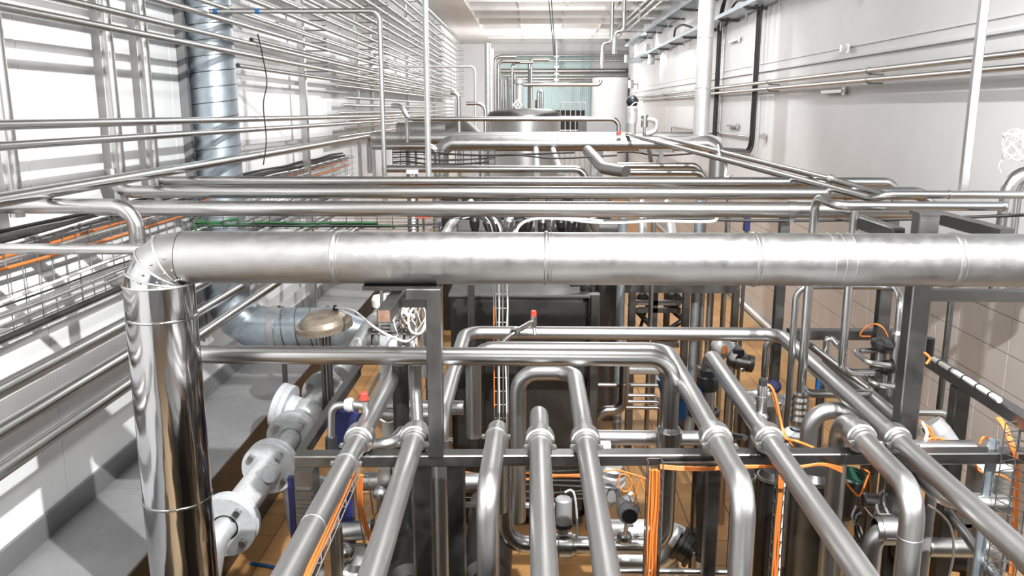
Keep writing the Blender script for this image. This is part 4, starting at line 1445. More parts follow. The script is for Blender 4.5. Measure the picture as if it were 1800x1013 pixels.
# open machine frame behind the level pipe
fy = 8.6
mf = empty('machine_stand', Vector((P(1190, 505, Y=fy).x, fy, 0)), 'open square-tube machine frame with shelves standing on the ochre tiles', 'frame')
zt = P(1190, 506, Y=fy).z
xs = [P(x, 506, Y=fy).x for x in (1090, 1112, 1207, 1294)]
for k, x in enumerate(xs):
    MB().bar((x, fy, 0), (x, fy, zt), .075 if k < 3 else .07, .07, .005, up=(0, 1, 0)).build('upright', M['frame'], mf)
    if k in (0, 2, 3):
        MB().bar((x, fy + 1.2, 0), (x, fy + 1.2, zt), .07, .07, .005, up=(0, 1, 0)).build('upright', M['frame'], mf)
        MB().bar((x, fy, zt), (x, fy + 1.2, zt), .07, .07).build('side_rail', M['frame'], mf)
MB().bar((xs[0], fy, zt), (xs[3], fy, zt), .08, .10).build('top_rail', M['frame'], mf)
MB().bar((xs[0], fy + 1.2, zt), (xs[3], fy + 1.2, zt), .07, .10).build('top_rail', M['frame'], mf)
for py, m_ in ((532, 'bolt'), (545, 'frame'), (606, 'bolt')):
    z = P(1150, py, Y=fy + .3).z
    MB().bar((xs[1], fy + .3, z), (xs[2], fy + .3, z), .06, .05).build('shelf_rail', M[m_], mf)
MB().bar((P(1152, 506, Y=fy + .3).x, fy + .3, .4), (P(1152, 506, Y=fy + .3).x, fy + .3, zt), .06, .06).build('upright', M['frame'], mf)
for k in range(3):
    x = P(1222 + 12 * k, 540, Y=fy + .4).x
    MB().tube([(x, fy + .4, zt - .05), (x, fy + .4, 0)], .025, 0, 10).build('service_pipe', M['matte'], mf)
b = MB()
b.tube([P(1118, 545, Y=fy + .5), P(1160, 590, Y=fy + .5), P(1205, 560, Y=fy + .5)], .03, .1, 10)
b.ball(P(1130, 525, Y=fy + .4), .07)
b.ball(P(1185, 528, Y=fy + .4), .09)
b.tube([P(1165, 530, Y=fy + .6), P(1205, 565, Y=fy + .6)], .035, 0, 10)
b.tube([P(1140, 530, Y=fy + .5), P(1126, 575, Y=fy + .6)], .02, 0, 8)
b.build('inner_piping', M['dark'], mf)
MB().bar((xs[1], fy + .5, P(1150, 592, Y=fy + .5).z), (xs[2], fy + .5, P(1150, 592, Y=fy + .5).z), .25, .04).build('drip_tray', M['dark'], mf)
# low pipes in front of it
ly = 7.6
pipe('pale pipe with a clamp joint, level below the machine frame', run(P(1100, 650, Y=ly), ('x', 1185), ('Z', 0)), .045, 'whitepipe', fits=[('band', 0, 'x', 1120)])
pipe('thin pipe above the pale one, bent back below the machine frame', run(P(1095, 637, Y=ly), ('x', 1165), ('dy', .6)), .028, 'steel', bend=.08)
pipe('upright brown-lit pipe with an elbow on the tiles by the cabinet', run(P(1098, 640, Y=7.2), ('z', 722), ('x', 1050), ('Z', 0)), .045, 'steel', bend=.1, fits=[('ears', 0, 'y', 676)])
pipe('thin level pipe with a black sleeve by the blue valve drive', run(P(1050, 677, Y=7.3), ('x', 1170), ('Z', 0)), .018, 'steel')
for k in range(3):
    pipe(('upper', 'middle', 'lowest')[k] + ' of three low pipes close to the tiles behind the flange pipe', run(P(1098, 695 + 11 * k, Y=7.9), ('x', 1160 + 4 * k), ('Z', 0)), .018, 'steel', bend=.08, group='low pipes on the tiles')

# blue valve drive
by = 5.3
q = P(1196, 690, Y=by)
bv = empty('valve_drive', Vector((q.x, by, P(1196, 760, Y=by).z)), 'big blue valve drive with a pale dial behind the flange pipe', 'actuator')
b = MB()
b.lathe(P(1158, 680, Y=by), (1, 0, .15), [(0, 0), (.01, .08), (.05, .115), (.16, .12), (.20, .10), (.20, 0)], 24, False)
b.lathe(P(1178, 665, Y=by), (.3, 0, -1), [(-.02, .0), (-.02, .09), (.10, .085), (.26, .05), (.30, .03), (.3, 0)], 20)
b.bar(P(1185, 690, Y=by + .04), P(1228, 700, Y=by + .04), .14, .12, .03)
b.build('housing', M['blue'], bv)
d = P(1197, 676, Y=by - .14)
MB().lathe(d, (0.1, -1, .5), [(0, 0), (0, .055), (.02, .055), (.03, .045), (.03, 0)], 24).build('dial_window', M['white'], bv)
MB().lathe(d + Vector((0, -.03, .015)), (0.1, -1, .5), [(0, 0), (0, .02), (.01, .02), (.01, 0)], 12).build('dial_pointer', M['steel'], bv)
MB().tube([P(1186, 725, Y=by), P(1188, 742, Y=by), P(1200, 752, Y=by)], .007, .02, 6).build('lead', M['rubber'], bv)
pipe('dark horizontal pipe behind the flange of the dropping pipe', run(P(1050, 769, Y=4.75), ('x', 1265)), .045, 'matte')
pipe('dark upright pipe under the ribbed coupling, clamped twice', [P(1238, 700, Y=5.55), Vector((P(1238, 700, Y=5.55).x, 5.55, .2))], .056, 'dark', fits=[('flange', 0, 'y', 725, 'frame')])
# round drive by the tiles and its looped pipe
ay = 6.6
q = P(1272, 612, Y=ay)
ad = empty('valve_drive', q, 'round grey valve drive with an orange tag before the tiles', 'actuator')
MB().lathe(q, (.75, -.35, -.55), [(-.11, 0), (-.10, .05), (-.06, .075), (.02, .08), (.06, .075), (.06, .05), (.12, .05), (.12, 0)], 24).build('head', M['plinth'], ad)
MB().box(P(1274, 615, Y=ay - .1), (.035, .02, .06)).build('orange_tag', M['orange'], ad)
b = MB()
b.lathe(P(1280, 632, Y=ay), (1, 0, -.2), [(0, 0), (0, .05), (.05, .05), (.05, .07), (.09, .07), (.09, .05), (.16, .05), (.16, .07), (.20, .07), (.2, 0)], 18)
b.build('valve_body', M['frame'], ad)
MB().box(P(1297, 620, Y=ay - .05), (.09, .05, .05)).build('terminal_block', M['black'], ad)
pipe('pipe bent in a sharp hook beside the round grey valve drive', [Vector((P(1285, 601, Y=6.9).x, 6.9, 0)), P(1285, 601, Y=6.9), P(1322, 640, Y=6.6), P(1302, 650, Y=6.6)], .028, 'steel', bend=.05)
# sensor tap on the pipe
sy = slide(P(1340, 740, h=1.6), AX['y'], py=740)
st = empty('sensor_tap', sy, 'steel sensor sleeve with a black cap and orange lead on the foreground pipe', 'sensor')
MB().lathe(P(1337, 741, Y=sy.y), (0, 0, 1), [(0, 0), (0, .035), (.03, .04), (.05, .028), (.12, .028), (.12, .034), (.14, .034), (.14, .026), (.2, .026), (.2, 0)], 18).build('sleeve', M['steel'], st)
zc = P(1337, 741, Y=sy.y).z + .2
xx = P(1337, 741, Y=sy.y).x
MB().lathe((xx, sy.y, zc), (0, 0, 1), [(0, 0), (0, .022), (.03, .022), (.035, .016), (.035, 0)], 14).build('cap', M['black'], st)
MB().tube(smooth_path([Vector((xx, sy.y, zc + .02)), P(1337, 677, Y=sy.y), P(1352, 678, Y=sy.y), P(1362, 695, Y=sy.y), P(1372, 740, Y=sy.y), P(1380, 770, Y=sy.y - .05), P(1400, 776, Y=sy.y - .1), P(1430, 788, Y=sy.y - .1), P(1445, 800, Y=4.0), P(1446, 812, Y=4.0)]), .008, 0, 7).build('lead', M['orange'], st)
cable('second orange cable beside the sensor lead', [P(1356, 690, Y=5), P(1368, 730, Y=4.9), P(1385, 772, Y=4.8), P(1398, 790, Y=4.8)], .006, 'orange')
b = MB().lathe(P(1362, 681, Y=6.0), (-.4, -.6, .6), [(0, 0), (0, .05), (.04, .05), (.05, .03), (.05, 0)], 12)
o = tag(b.build('hand_wheel', M['navy']), 'navy blue hand knob before the ochre floor', 'knob')
MB().tube([P(1362, 682, Y=6.03), Vector((P(1362, 681, Y=6.03).x, 6.03, 0))], .015, 0, 8).build('stem', M['frame'], o)
# shiny lidded vessel
vy = 5.75
q = P(1338, 700, Y=vy)
vs_ = empty('lidded_vessel', Vector((q.x, vy, 0)), 'round steel vessel with a rimmed lid beside the sensor sleeve', 'vessel')
MB().lathe((q.x, vy, .0), (0, 0, 1), [(0, 0), (0, .16), (q.z - .03, .16)], 32).build('shell', M['steel'], vs_)
MB().lathe((q.x, vy, q.z - .03), (0, 0, 1), [(0, .16), (0, .185), (.03, .185), (.03, .16), (.015, .15), (.03, .06), (.03, 0)], 32).build('lid', M['matte'], vs_)
for k in range(6):
    a = k * 1.05
    MB().ball((q.x + .172 * math.cos(a), vy + .172 * math.sin(a), q.z + .01), .018).build('lid_nut', M['bolt'], vs_)
o = tag(MB().box(P(1440, 668, Y=6.3), (.045, .03, .17)).build('valve_lever', M['blue']), 'blue upright lever behind the looped thin pipe', 'lever')
MB().tube([P(1440, 680, Y=6.33), Vector((P(1440, 690, Y=6.33).x, 6.33, 0))], .02, 0, 8).build('stem', M['frame'], o)
pipe('thin hooked pipe standing behind the large depth pipe', [Vector((P(1450, 700, Y=5.9).x, 5.9, .5)), P(1453, 596, Y=5.9), P(1463, 596, Y=5.9), P(1475, 610, Y=5.7)], .022, 'steel', bend=.05)
pipe('slimmer pipe running beside the large depth pipe by the tiled wall', [P(1455, 633, h=1.75), slide(P(1455, 633, h=1.75), AX['y'], py=760)], .042, W2, fits=[('band', 0, 'y', 650)])

# ------------------------------------------------------------------ steam line with flanged valves
SK = 1.6
LX = -1.118 * SK
hz = H - 1.5 * SK


def at_line(py, X=LX, z=hz):
    return slide(Vector((X, 4, z)), AX['y'], py=py)


sl = empty('steam_line', Vector((LX, 5.0, 0.5)), 'grey flanged steam line with valves beside the plinth', 'pipe')
D_ = AX['y']
eA, eB, eC, eE = at_line(921), at_line(819), at_line(766), at_line(690)
eF = at_line(628)
MB().tube([eA + Vector((-.30, -.10, -1.2)), eA + Vector((-.03, -.13, -.02)), eA + Vector((0, -.02, 0))], .07, .1, 20).build('pipe_length', M['cast'], sl)
k_ = SK
LB = (eB - eA).y
b = MB().lathe(eA, D_, [(0, .05 * k_), (.05 * k_, .055 * k_), (.12 * k_, .062 * k_), (LB * .8, .062 * k_), (LB, .055 * k_)], 24)
b.build('strainer_body', mat('rough_sprayed_casting', (.60, .61, .62), .2, .6, noise=.2, nscale=60, bump=.6, bscale=120), sl)
m_ = eA.lerp(eB, .62)
MB().lathe(m_ + Vector((.02, 0, .03)) * k_, (.75, -.35, .55), [(0, .035 * k_), (.05 * k_, .035 * k_), (.05 * k_, .03 * k_), (.055 * k_, .0)], 16).build('strainer_boss', M['castlight'], sl)
MB().tube([eB, eC], .047 * k_, 0, 20).build('pipe_length', M['cast'], sl)
mid = eC.lerp(eE, .45)
MB().tube([eC, eC.lerp(mid, .5) + Vector((-.01, 0, 0)), mid + Vector((-.055, 0, 0)), eE.lerp(mid, .4), eE], .055 * k_, .3, 20).build('valve_body', M['cast'], sl)
MB().lathe(mid, (-1, .12, .28), [(t * k_, r * k_) for t, r in ((0, .07), (.10, .072), (.10, .118), (.125, .118), (.13, .112), (.135, .118), (.16, .118), (.17, .10), (.18, 0))], 28).build('bonnet_flange', M['castlight'], sl)
MB().ball(mid + Vector((-.02, 0, 0)), .085 * k_).build('valve_bulge', M['cast'], sl)
MB().tube([eE, eE.lerp(eF, .7), eF + Vector((.12, .25, .10)), eF + Vector((.3, .7, .45))], .055 * k_, .2, 20).build('pipe_length', M['cast'], sl)
for e, m_ in ((eA, 'castlight'), (eB, 'castlight'), (eC, 'cast'), (eE, 'cast')):
    b = MB()
    b.lathe(e - D_ * .032 * k_, D_, [(t * k_, r * k_) for t, r in ((0, .05), (0, .114), (.026, .114), (.028, .108), (.034, .108), (.036, .114), (.064, .114), (.064, .05))], 36)
    f = b.build('flange', M[m_], sl)
    for k in range(4):
        a = math.pi / 4 + k * math.pi / 2 + .1
        q = e + Vector((math.cos(a), 0, math.sin(a))) * .085 * k_
        MB().lathe(q - D_ * .055 * k_, D_, [(0, 0), (0, .014 * k_), (.11 * k_, .014 * k_), (.11 * k_, 0)], 6).build('bolt', M['bolt'], f)
b = MB()
q = eB + Vector((.045, .05, -.07)) * k_
b.tube([q, q + Vector((.01, .05, -.30)) * k_, q + Vector((.075, .0, -.27)) * k_, q + Vector((.16, .03, -.02)) * k_], .022 * k_, .07, 12)
b.build('drain_loop', M['cast'], sl)
# membrane drive above the line
ay = 6.5
c = P(570, 573, Y=ay)
md = empty('membrane_drive', c, 'wide brown mushroom-shaped membrane drive above the steam line', 'actuator')
n = Vector((-.12, -.10, 1)).normalized()
R_ = .182 * 1.24
MB().lathe(c - n * .02, n, [(t * 1.24, r * 1.24) for t, r in ((0, 0), (-.02, .1), (.0, .164), (.0, .182), (.016, .182), (.016, .18), (.022, .18), (.022, .182), (.038, .182), (.038, .157), (.07, .146), (.095, .113), (.108, .064), (.11, 0))], 40).build('membrane_housing', M['bronze'], md)
u, w_ = frame_for(n)
for k in range(12):
    a = 2 * math.pi * k / 12
    q = c + (u * math.cos(a) + w_ * math.sin(a)) * R_ * .94
    MB().lathe(q - n * .03, n, [(0, 0), (0, .009), (.06, .009), (.06, 0)], 6).build('rim_bolt', M['bolt'], md)
for dx_ in (-.03, .03):
    MB().bar(c + Vector((dx_, 0, -.02)), c + Vector((dx_, .02, -.75)), .025, .045).build('yoke_leg', M['frame'], md)
MB().tube([c + Vector((0, 0, -.02)), c + Vector((0, .02, -.75))], .014, 0, 10).build('spindle', M['bolt'], md)
q = c + n * .11 + Vector((.10, .06, 0))
MB().lathe(q, n, [(0, 0), (0, .022), (.03, .022), (.03, .014), (.05, .014), (.05, 0)], 10).build('air_fitting', M['black'], md)
MB().tube(smooth_path([q + n * .03, P(622, 547, Y=ay - .3), P(660, 577, Y=5.2), P(700, 597, Y=5.1), P(720, 599, Y=5.1), P(742, 580, Y=5.0), P(750, 560, Y=5.0), P(752, 540, Y=5.1)]), .0085, 0, 8).build('air_hose', M['white'], md)
cable('white hose drooping in a tight loop beside the tall square post', [P(745, 533, Y=4.9), P(728, 540, Y=4.9), P(718, 560, Y=4.9), P(722, 582, Y=4.9), P(738, 587, Y=4.9), P(750, 570, Y=4.9), P(754, 545, Y=4.9)], .0075, 'white')
for k in range(16):
    x0_, y0__ = 700 + rnd.uniform(0, 50), 528 + rnd.uniform(0, 12)
    x1_, y1__ = x0_ + rnd.uniform(-14, 14), y0__ + rnd.uniform(28, 58)
    yy = 5.1 + rnd.uniform(0, .3)
    cable('short lead of the white bundle behind the tall square post', [P(x0_, y0__, Y=yy), P((x0_ + x1_) / 2 + rnd.uniform(-12, 12), (y0__ + y1__) / 2, Y=yy), P(x1_, y1__, Y=yy + .05)], .005, 'white' if k % 3 else 'wirebright', group='bundle of leads behind the tall square post', n=5)
# flanged control valve cluster
vy = 5.3
c = P(687, 603, Y=vy)
fv = empty('control_valve', c, 'bolted steel control valve below the short square beam', 'valve')
xl, xr = P(645, 603, Y=vy).x, P(728, 603, Y=vy).x
MB().lathe((xl, vy, c.z), (1, 0, 0), [(0, .05), (.06, .05), (.10, .085), ((xr - xl) * .5, .10), ((xr - xl) - .10, .085), ((xr - xl) - .06, .05), (xr - xl, .05)], 24).build('valve_body', M['cast'], fv)
for x in (xl + .03, xl + .075, xr - .075, xr - .03):
    f = MB().lathe((x - .014, vy, c.z), (1, 0, 0), [(0, .05), (0, .10), (.028, .10), (.028, .05)], 28).build('flange', M['frame'], fv)
    for k in range(6):
        a = k * 1.047
        MB().lathe((x - .025, vy + .082 * math.cos(a), c.z + .082 * math.sin(a)), (1, 0, 0), [(0, 0), (0, .011), (.05, .011), (.05, 0)], 6).build('bolt', M['bolt'], f)
for k in range(5):
    MB().lathe((c.x, vy, c.z + .07 + .022 * k), (0, 0, 1), [(0, .03), (0, .075 - .004 * k), (.012, .075 - .004 * k), (.012, .03)], 20).build('cooling_rib', M['matte'], fv)
MB().tube([(c.x, vy, c.z + .05), (c.x, vy, c.z + .32)], .022, 0, 12).build('stem', M['steel'], fv)
for dx_ in (-.05, .05):
    MB().bar((c.x + dx_, vy, c.z + .15), (c.x + dx_, vy, c.z + .36), .02, .03).build('yoke_leg', M['steel'], fv)
b = MB()
for k in range(5):
    q = P(690 + 9 * k, 566 + rnd.uniform(-12, 12), Y=vy - .05)
    b.lathe(q, (rnd.uniform(-1, 1), -1, rnd.uniform(-.2, .6)), [(0, 0), (0, .022), (.04, .022), (.04, .015), (.07, .015), (.07, 0)], 10)
b.build('air_fittings', M['bolt'], fv)
pipe('pale upright pipe close behind the tall square post', [P(754, 580, Y=5.5), P(749, 660, Y=5.5)], .05, W2)
pipe('rough curved steam pipe rising from the line towards the short square beam', [P(600, 655, Y=5.7), P(628, 612, Y=5.9), P(648, 575, Y=6.0), P(668, 556, Y=6.0), P(690, 556, Y=6.0)], .06, 'cast', bend=.2)
q = P(676, 518, Y=5.6)
tag(MB().lathe((q.x, 5.6, q.z - .08), (0, 0, 1), [(-(q.z - .08), 0), (-(q.z - .08), .05), (0, .05), (0, .085), (.05, .09), (.07, .08), (.07, 0)], 24).build('round_canister', M['white']), 'round off-white canister behind the short square beam', 'canister')

# channel beam, hand valve and tap by the first foreground pipe
A = P(532, 796, h=1.76)
T(beam('steel channel running back beside the flanged steam line', A, slide(A, AX['y'], py=652), .05, .07, 'frame'))
tv_y = slide(P(640, 735, h=1.6), AX['y'], py=735).y
q = P(640, 722, Y=tv_y)
tp = empty('ball_tap', q, 'small tap with a red cap and long steel lever on the stained pipe', 'tap')
MB().tube([P(645, 742, Y=tv_y), P(641, 705, Y=tv_y)], .022, 0, 12).build('tap_body', M['matte'], tp)
MB().lathe(P(640, 703, Y=tv_y), (0, 0, 1), [(0, 0), (0, .022), (.035, .022), (.042, .015), (.042, 0)], 16).build('red_cap', M['red'], tp)
MB().bar(P(646, 698, Y=tv_y), P(667, 657, Y=tv_y + .22), .018, .008).build('lever', M['bolt'], tp)
MB().tube([P(640, 714, Y=tv_y), P(622, 712, Y=tv_y)], .022, 0, 12).build('side_outlet', M['matte'], tp)
MB().lathe(P(621, 712, Y=tv_y), (-1, 0, 0), [(0, 0), (0, .035), (.02, .04), (.045, .03), (.045, 0)], 12).build('hose_nut', M['castlight'], tp)
MB().tube([P(608, 712, Y=tv_y), P(583, 714, Y=tv_y), P(582, 768, Y=tv_y)], .020, .05, 12).build('drain_bend', M['matte'], tp)
MB().lathe(P(582, 768, Y=tv_y), (0, 0, -1), [(0, 0), (0, .03), (.10, .035), (.10, 0)], 14).build('black_nozzle', M['black'], tp)
b = MB().box(P(605, 752, Y=4.9), (.16, .12, .24)).lathe(P(620, 745, Y=4.85), (1, -.2, 0), [(0, 0), (0, .07), (.05, .07), (.05, .04), (.10, .04), (.1, 0)], 18).bar(P(605, 780, Y=4.95), Vector((P(605, 780, Y=4.95).x, 4.95, 0)), .08, .08)
tag(b.build('pump_motor', M['navy']), 'dark blue motor block below the red-capped tap', 'motor')
tag(MB().bar(P(511, 838, Y=4.6), Vector((P(511, 838, Y=4.6).x, 4.6, 0)), .03, .04).build('blue_upright', M['navy']), 'narrow blue upright behind the end of the cross beam', 'post')
q = P(533, 822, Y=4.2)
o = empty('louvred_box', Vector((q.x, 4.25, 0)), 'grey louvred box below the end of the cross beam', 'box')
MB().box((q.x, 4.26, q.z / 2 - .01), (.10, .14, q.z - .02)).build('casing', M['frame'], o)
for k in range(10):
    MB().box((q.x, 4.185, q.z - .12 - .05 * k), (.085, .02, .012), Matrix.Rotation(.5, 3, 'X')).build('louvre', M['frame'], o)
b = MB().tube([P(555, 893, Y=4.3), P(553, 925, Y=4.3)], .02, 0, 10)
pipe('small upright tube between the first two foreground pipes', [P(730, 640, Y=5.2), P(731, 690, Y=5.2), P(735, 760, Y=5.0)], .040, W2)
pipe('upper level pipe behind the red-capped tap', run(P(676, 716, Y=5.5), ('x', 815)), .05, 'matte')
pipe('lower level pipe behind the red-capped tap', run(P(672, 731, Y=5.35), ('x', 760)), .045, 'matte')
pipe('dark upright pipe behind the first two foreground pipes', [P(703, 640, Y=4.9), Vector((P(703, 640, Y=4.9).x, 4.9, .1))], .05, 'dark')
pipe('level elbowed pipe resting low behind the cross beam', [P(655, 783, Y=4.5), P(690, 781, Y=4.5), P(708, 760, Y=4.7)], .04, 'matte', bend=.08)
cable('orange cable coiled beside the tall square post', [P(783, 640, Y=5), P(790, 648, Y=5), P(780, 660, Y=5), P(785, 700, Y=5), P(783, 760, Y=5), P(782, 800, Y=5)], .007, 'orange')
cable('thin white cable arching near the red-capped tap', [P(664, 735, Y=5), P(680, 743, Y=5), P(695, 741, Y=5)], .006, 'white')

# red-capped stub on the level pipe
ty_ = 5.45
rs = empty('sample_tap', P(900, 590, Y=ty_), 'sample tap with a red cap slanting above the level pipe', 'tap')
MB().tube([P(880, 606, Y=ty_), P(888, 600, Y=ty_), P(905, 584, Y=ty_), P(936, 566, Y=ty_ + .3)], .019, .04, 12).build('tube', M['steel'], rs)
d = (P(936, 566, Y=ty_ + .3) - P(905, 584, Y=ty_)).normalized()
MB().lathe(P(905, 584, Y=ty_), d, [(-.02, .019), (-.02, .032), (.02, .032), (.02, .019)], 14).build('clamp_ring', M['bolt'], rs)
q = P(938, 568, Y=ty_ + .3)
MB().lathe(q, (0, 0, 1), [(-.03, 0), (-.03, .022), (.05, .022), (.05, 0)], 14).build('valve_head', M['bolt'], rs)
MB().lathe(q + Vector((0, 0, .05)), (0, 0, 1), [(0, 0), (0, .021), (.035, .021), (.04, .015), (.04, 0)], 14).build('red_cap', M['red'], rs)
MB().tube([q + Vector((0, 0, -.02)), q + Vector((.01, -.02, -.08))], .014, 0, 10).build('spout', M['bolt'], rs)
# ------------------------------------------------------------------ lower machinery under the cross beam
# pump barrels
for k, (px, py, Y, r) in enumerate(((735, 985, 4.75, .165), (858, 975, 4.75, .15))):
    q = P(px, py, Y=Y)
    o = empty('pump_barrel', Vector((q.x, Y, 0)), ('dark pump barrel with ribbed collar behind the first two posts', 'dark pump barrel behind the short bent pipe')[k], 'pump')
    MB().lathe((q.x, Y - .35, q.z), (0, 1, 0), [(0, 0), (.01, r * .6), (.05, r * .92), (.10, r), (.75, r), (.80, r * .9), (.8, 0)], 36).build('barrel', M['dark'], o)
    for j in range(3):
        MB().lathe((q.x, Y + .50 + .06 * j, q.z), (0, 1, 0), [(0, r), (0, r * 1.06), (.03, r * 1.06), (.03, r)], 36).build('collar', M['matte'], o)
    MB().box((q.x - .02, Y - .29, q.z - r * .55), (.07, .004, .03)).build('name_plate', M['castlight'], o)
    MB().bar((q.x, Y, q.z - r), (q.x, Y, 0), .25, .3).build('pedestal', M['frame'], o)
q = P(765, 887, Y=5.1)
T(beam('thin level bar behind the posts under the cross beam', q, Vector((P(1005, 887, Y=5.1).x, 5.1, q.z)), .03, .035, 'plinth'))
pipe('dark level pipe under the cross beam by the first posts', run(P(640, 846, Y=5.0), ('x', 845)), .06, 'matte', fits=[('ears', 0, 'x', 672)])
pipe('upright tube beside the orange cables at the lower edge', [P(590, 925, Y=4.5), Vector((P(592, 930, Y=4.5).x, 4.5, 0))], .038, 'matte')
q = P(628, 985, Y=4.6)
o = empty('centrifugal_pump', Vector((q.x, 4.6, q.z)), 'round steel pump head low between the first two foreground pipes', 'pump')
MB().lathe(q, (.1, -.4, .9), [(-.12, 0), (-.12, .10), (-.02, .125), (0, .125), (.01, .10), (.04, .07), (.05, 0)], 28).build('casing', M['matte'], o)
MB().ball(P(606, 972, Y=4.55), .06).build('ball_cap', M['steel'], o)
MB().tube([P(600, 936, Y=4.75), P(655, 930, Y=4.75)], .06, 0, 16).build('inlet', M['matte'], o)
q = P(690, 870, Y=4.7)
b = MB().ball(P(668, 868, Y=4.7), .045).tube([P(668, 868, Y=4.7), P(668, 900, Y=4.7)], .02, 0, 8).box(P(676, 838, Y=4.8), (.08, .06, .12))
tag(b.build('cut_off_valve', M['matte']), 'small steel valve behind the second foreground pipe', 'valve')
tag(MB().box(P(760, 880, Y=5.6), (.28, .2, .24)).bar(P(760, 880, Y=5.6), Vector((P(760, 880, Y=5.6).x, 5.6, 0)), .2, .2).build('control_box', M['trimdark']), 'dark box behind the pump barrels', 'box')


def wire_tray(label, p0, p1, w, side, n, name='wire_tray', wm_='wire'):
    """slim U tray of bent wire between two points, with rungs"""
    p0, p1 = Vector(p0), Vector(p1)
    d = (p1 - p0).normalized()
    s = Vector(side).normalized()
    o2 = d.cross(s).normalized()
    o = empty(name, p0, label, 'cable tray')
    for k, (a, c) in enumerate(((-.5, 0), (.5, 0), (-.5, 1), (.5, 1))):
        MB().tube([p0 + s * w * a + o2 * w * .8 * c, p1 + s * w * a + o2 * w * .8 * c], .003, 0, 6).build('long_wire', M[wm_], o)
    for k in range(n + 1):
        q = p0.lerp(p1, k / n)
        MB().tube([q - s * w * .5 + o2 * w * .9, q - s * w * .5, q + s * w * .5, q + s * w * .5 + o2 * w * .9], .0028, .01, 5).build('rung', M[wm_], o)
    return o


# tray with orange cables beside the first pipe
A, B = P(622, 838, h=1.72), P(535, 1030, h=1.72)
wire_tray('slim wire tray with orange cables alongside the first foreground pipe', A, B, .055, (1, 0, 0), 6, wm_='wirebright')
for k in range(3):
    cable(('first', 'second', 'third')[k] + ' orange cable in the slim tray alongside the first foreground pipe', [A.lerp(B, t) + Vector((-.012 + .012 * k + rnd.uniform(-.004, .004), 0, .012)) for t in (0, .2, .4, .6, .8, 1)], .0065, 'orange', group='orange cables in the slim tray', n=5)
C = P(650, 945, Y=A.y + .3)
wire_tray('short dropping wire tray beside the first foreground pipe', A + Vector((.02, .05, -.02)), C, .07, (.9, .3, 0), 4)
for k in range(3):
    cable(('first', 'second', 'third')[k] + ' orange cable falling down the short dropping tray', [A + Vector((.02 + .008 * k, .02, 0)), A.lerp(C, .3) + Vector((.01 * k, -.03, 0)), A.lerp(C, .6) + Vector((.01 * k - .01, -.03, 0)), C + Vector((.01 * k, -.03, 0))], .006, 'orange', group='orange cables falling down the short tray', n=6)

# upright tray with the thick orange bundle
ty_ = 3.85
A = P(1150, 806, Y=ty_)
Bz = Vector((A.x, ty_, 1.1))
wire_tray('upright wire tray with the thick orange cable bundle below the beam', A, Bz, .07, (1, 0, 0), 10)
for k in range(9):
    dx_ = -.024 + .006 * k
    cable('orange cable of the thick bundle in the upright tray below the beam', [Vector((A.x + dx_ + rnd.uniform(-.005, .005), ty_ - .014 - .009 * (k % 3), A.z - .05 - .17 * j)) for j in range(9)], .0058, 'orange', group='thick orange bundle in the upright tray', n=4)
cable('grey cable clipped outside the upright tray', [Vector((A.x + .045 + rnd.uniform(-.004, .004), ty_, A.z - .1 - .17 * j)) for j in range(8)], .006, 'wirebright', n=4)
yb = 3.84
for k in range(4):
    cable(('first', 'second', 'third', 'fourth')[k] + ' orange cable slung along under the cross beam', [P(1160, 818 + 2 * k, Y=yb), P(1200, 821 + 2 * k, Y=yb), P(1250, 822 + 1.5 * k, Y=yb), P(1300, 819 + 1.5 * k, Y=yb), P(1350, 819 + k, Y=yb), P(1400, 820 + k, Y=yb), P(1445, 815 + k, Y=yb), P(1480, 822 + 3 * k, Y=yb + .1)], .0042, 'orange', group='orange cables slung under the cross beam', n=5)
MB_ = MB().bar(P(1165, 815, Y=yb + .03), P(1300, 813, Y=yb + .03), .012, .012)
tag(MB_.build('cable_bar', M['bolt']), 'thin bar carrying the orange cables under the cross beam', 'bar')
for k, pts in enumerate(([(1080, 826), (1105, 832), (1130, 840), (1145, 850)], [(1090, 834), (1086, 850), (1096, 864), (1108, 860), (1110, 846), (1100, 834), (1088, 836)], [(1128, 838), (1120, 860), (1114, 890)], [(1126, 842), (1134, 866), (1146, 878)], [(1060, 830), (1085, 826), (1100, 831), (1140, 843)])):
    cable(('orange cable reaching from the upright tray over the transmitter', 'orange cable coiled in an open loop above the transmitter', 'thin orange cable dropping to the transmitter', 'thin dark orange cable curving into the upright tray', 'second orange cable reaching from the upright tray')[k],
          [P(x, y, Y=4.3) for x, y in pts], .005, 'orange')
tag(MB().box(P(1108, 868, Y=4.3), (.018, .008, .022), Matrix.Rotation(.7, 3, 'Y')).build('cable_tag', M['white']), 'tiny white tag at the end of the orange loop', 'tag')
tag(MB().box(P(1064, 785, Y=4.6), (.06, .05, .05)).bar(P(1064, 788, Y=4.62), P(1064, 830, Y=4.62), .03, .03).build('white_box', M['white']), 'small white perforated box on the beam behind the U-shaped pipe', 'box')

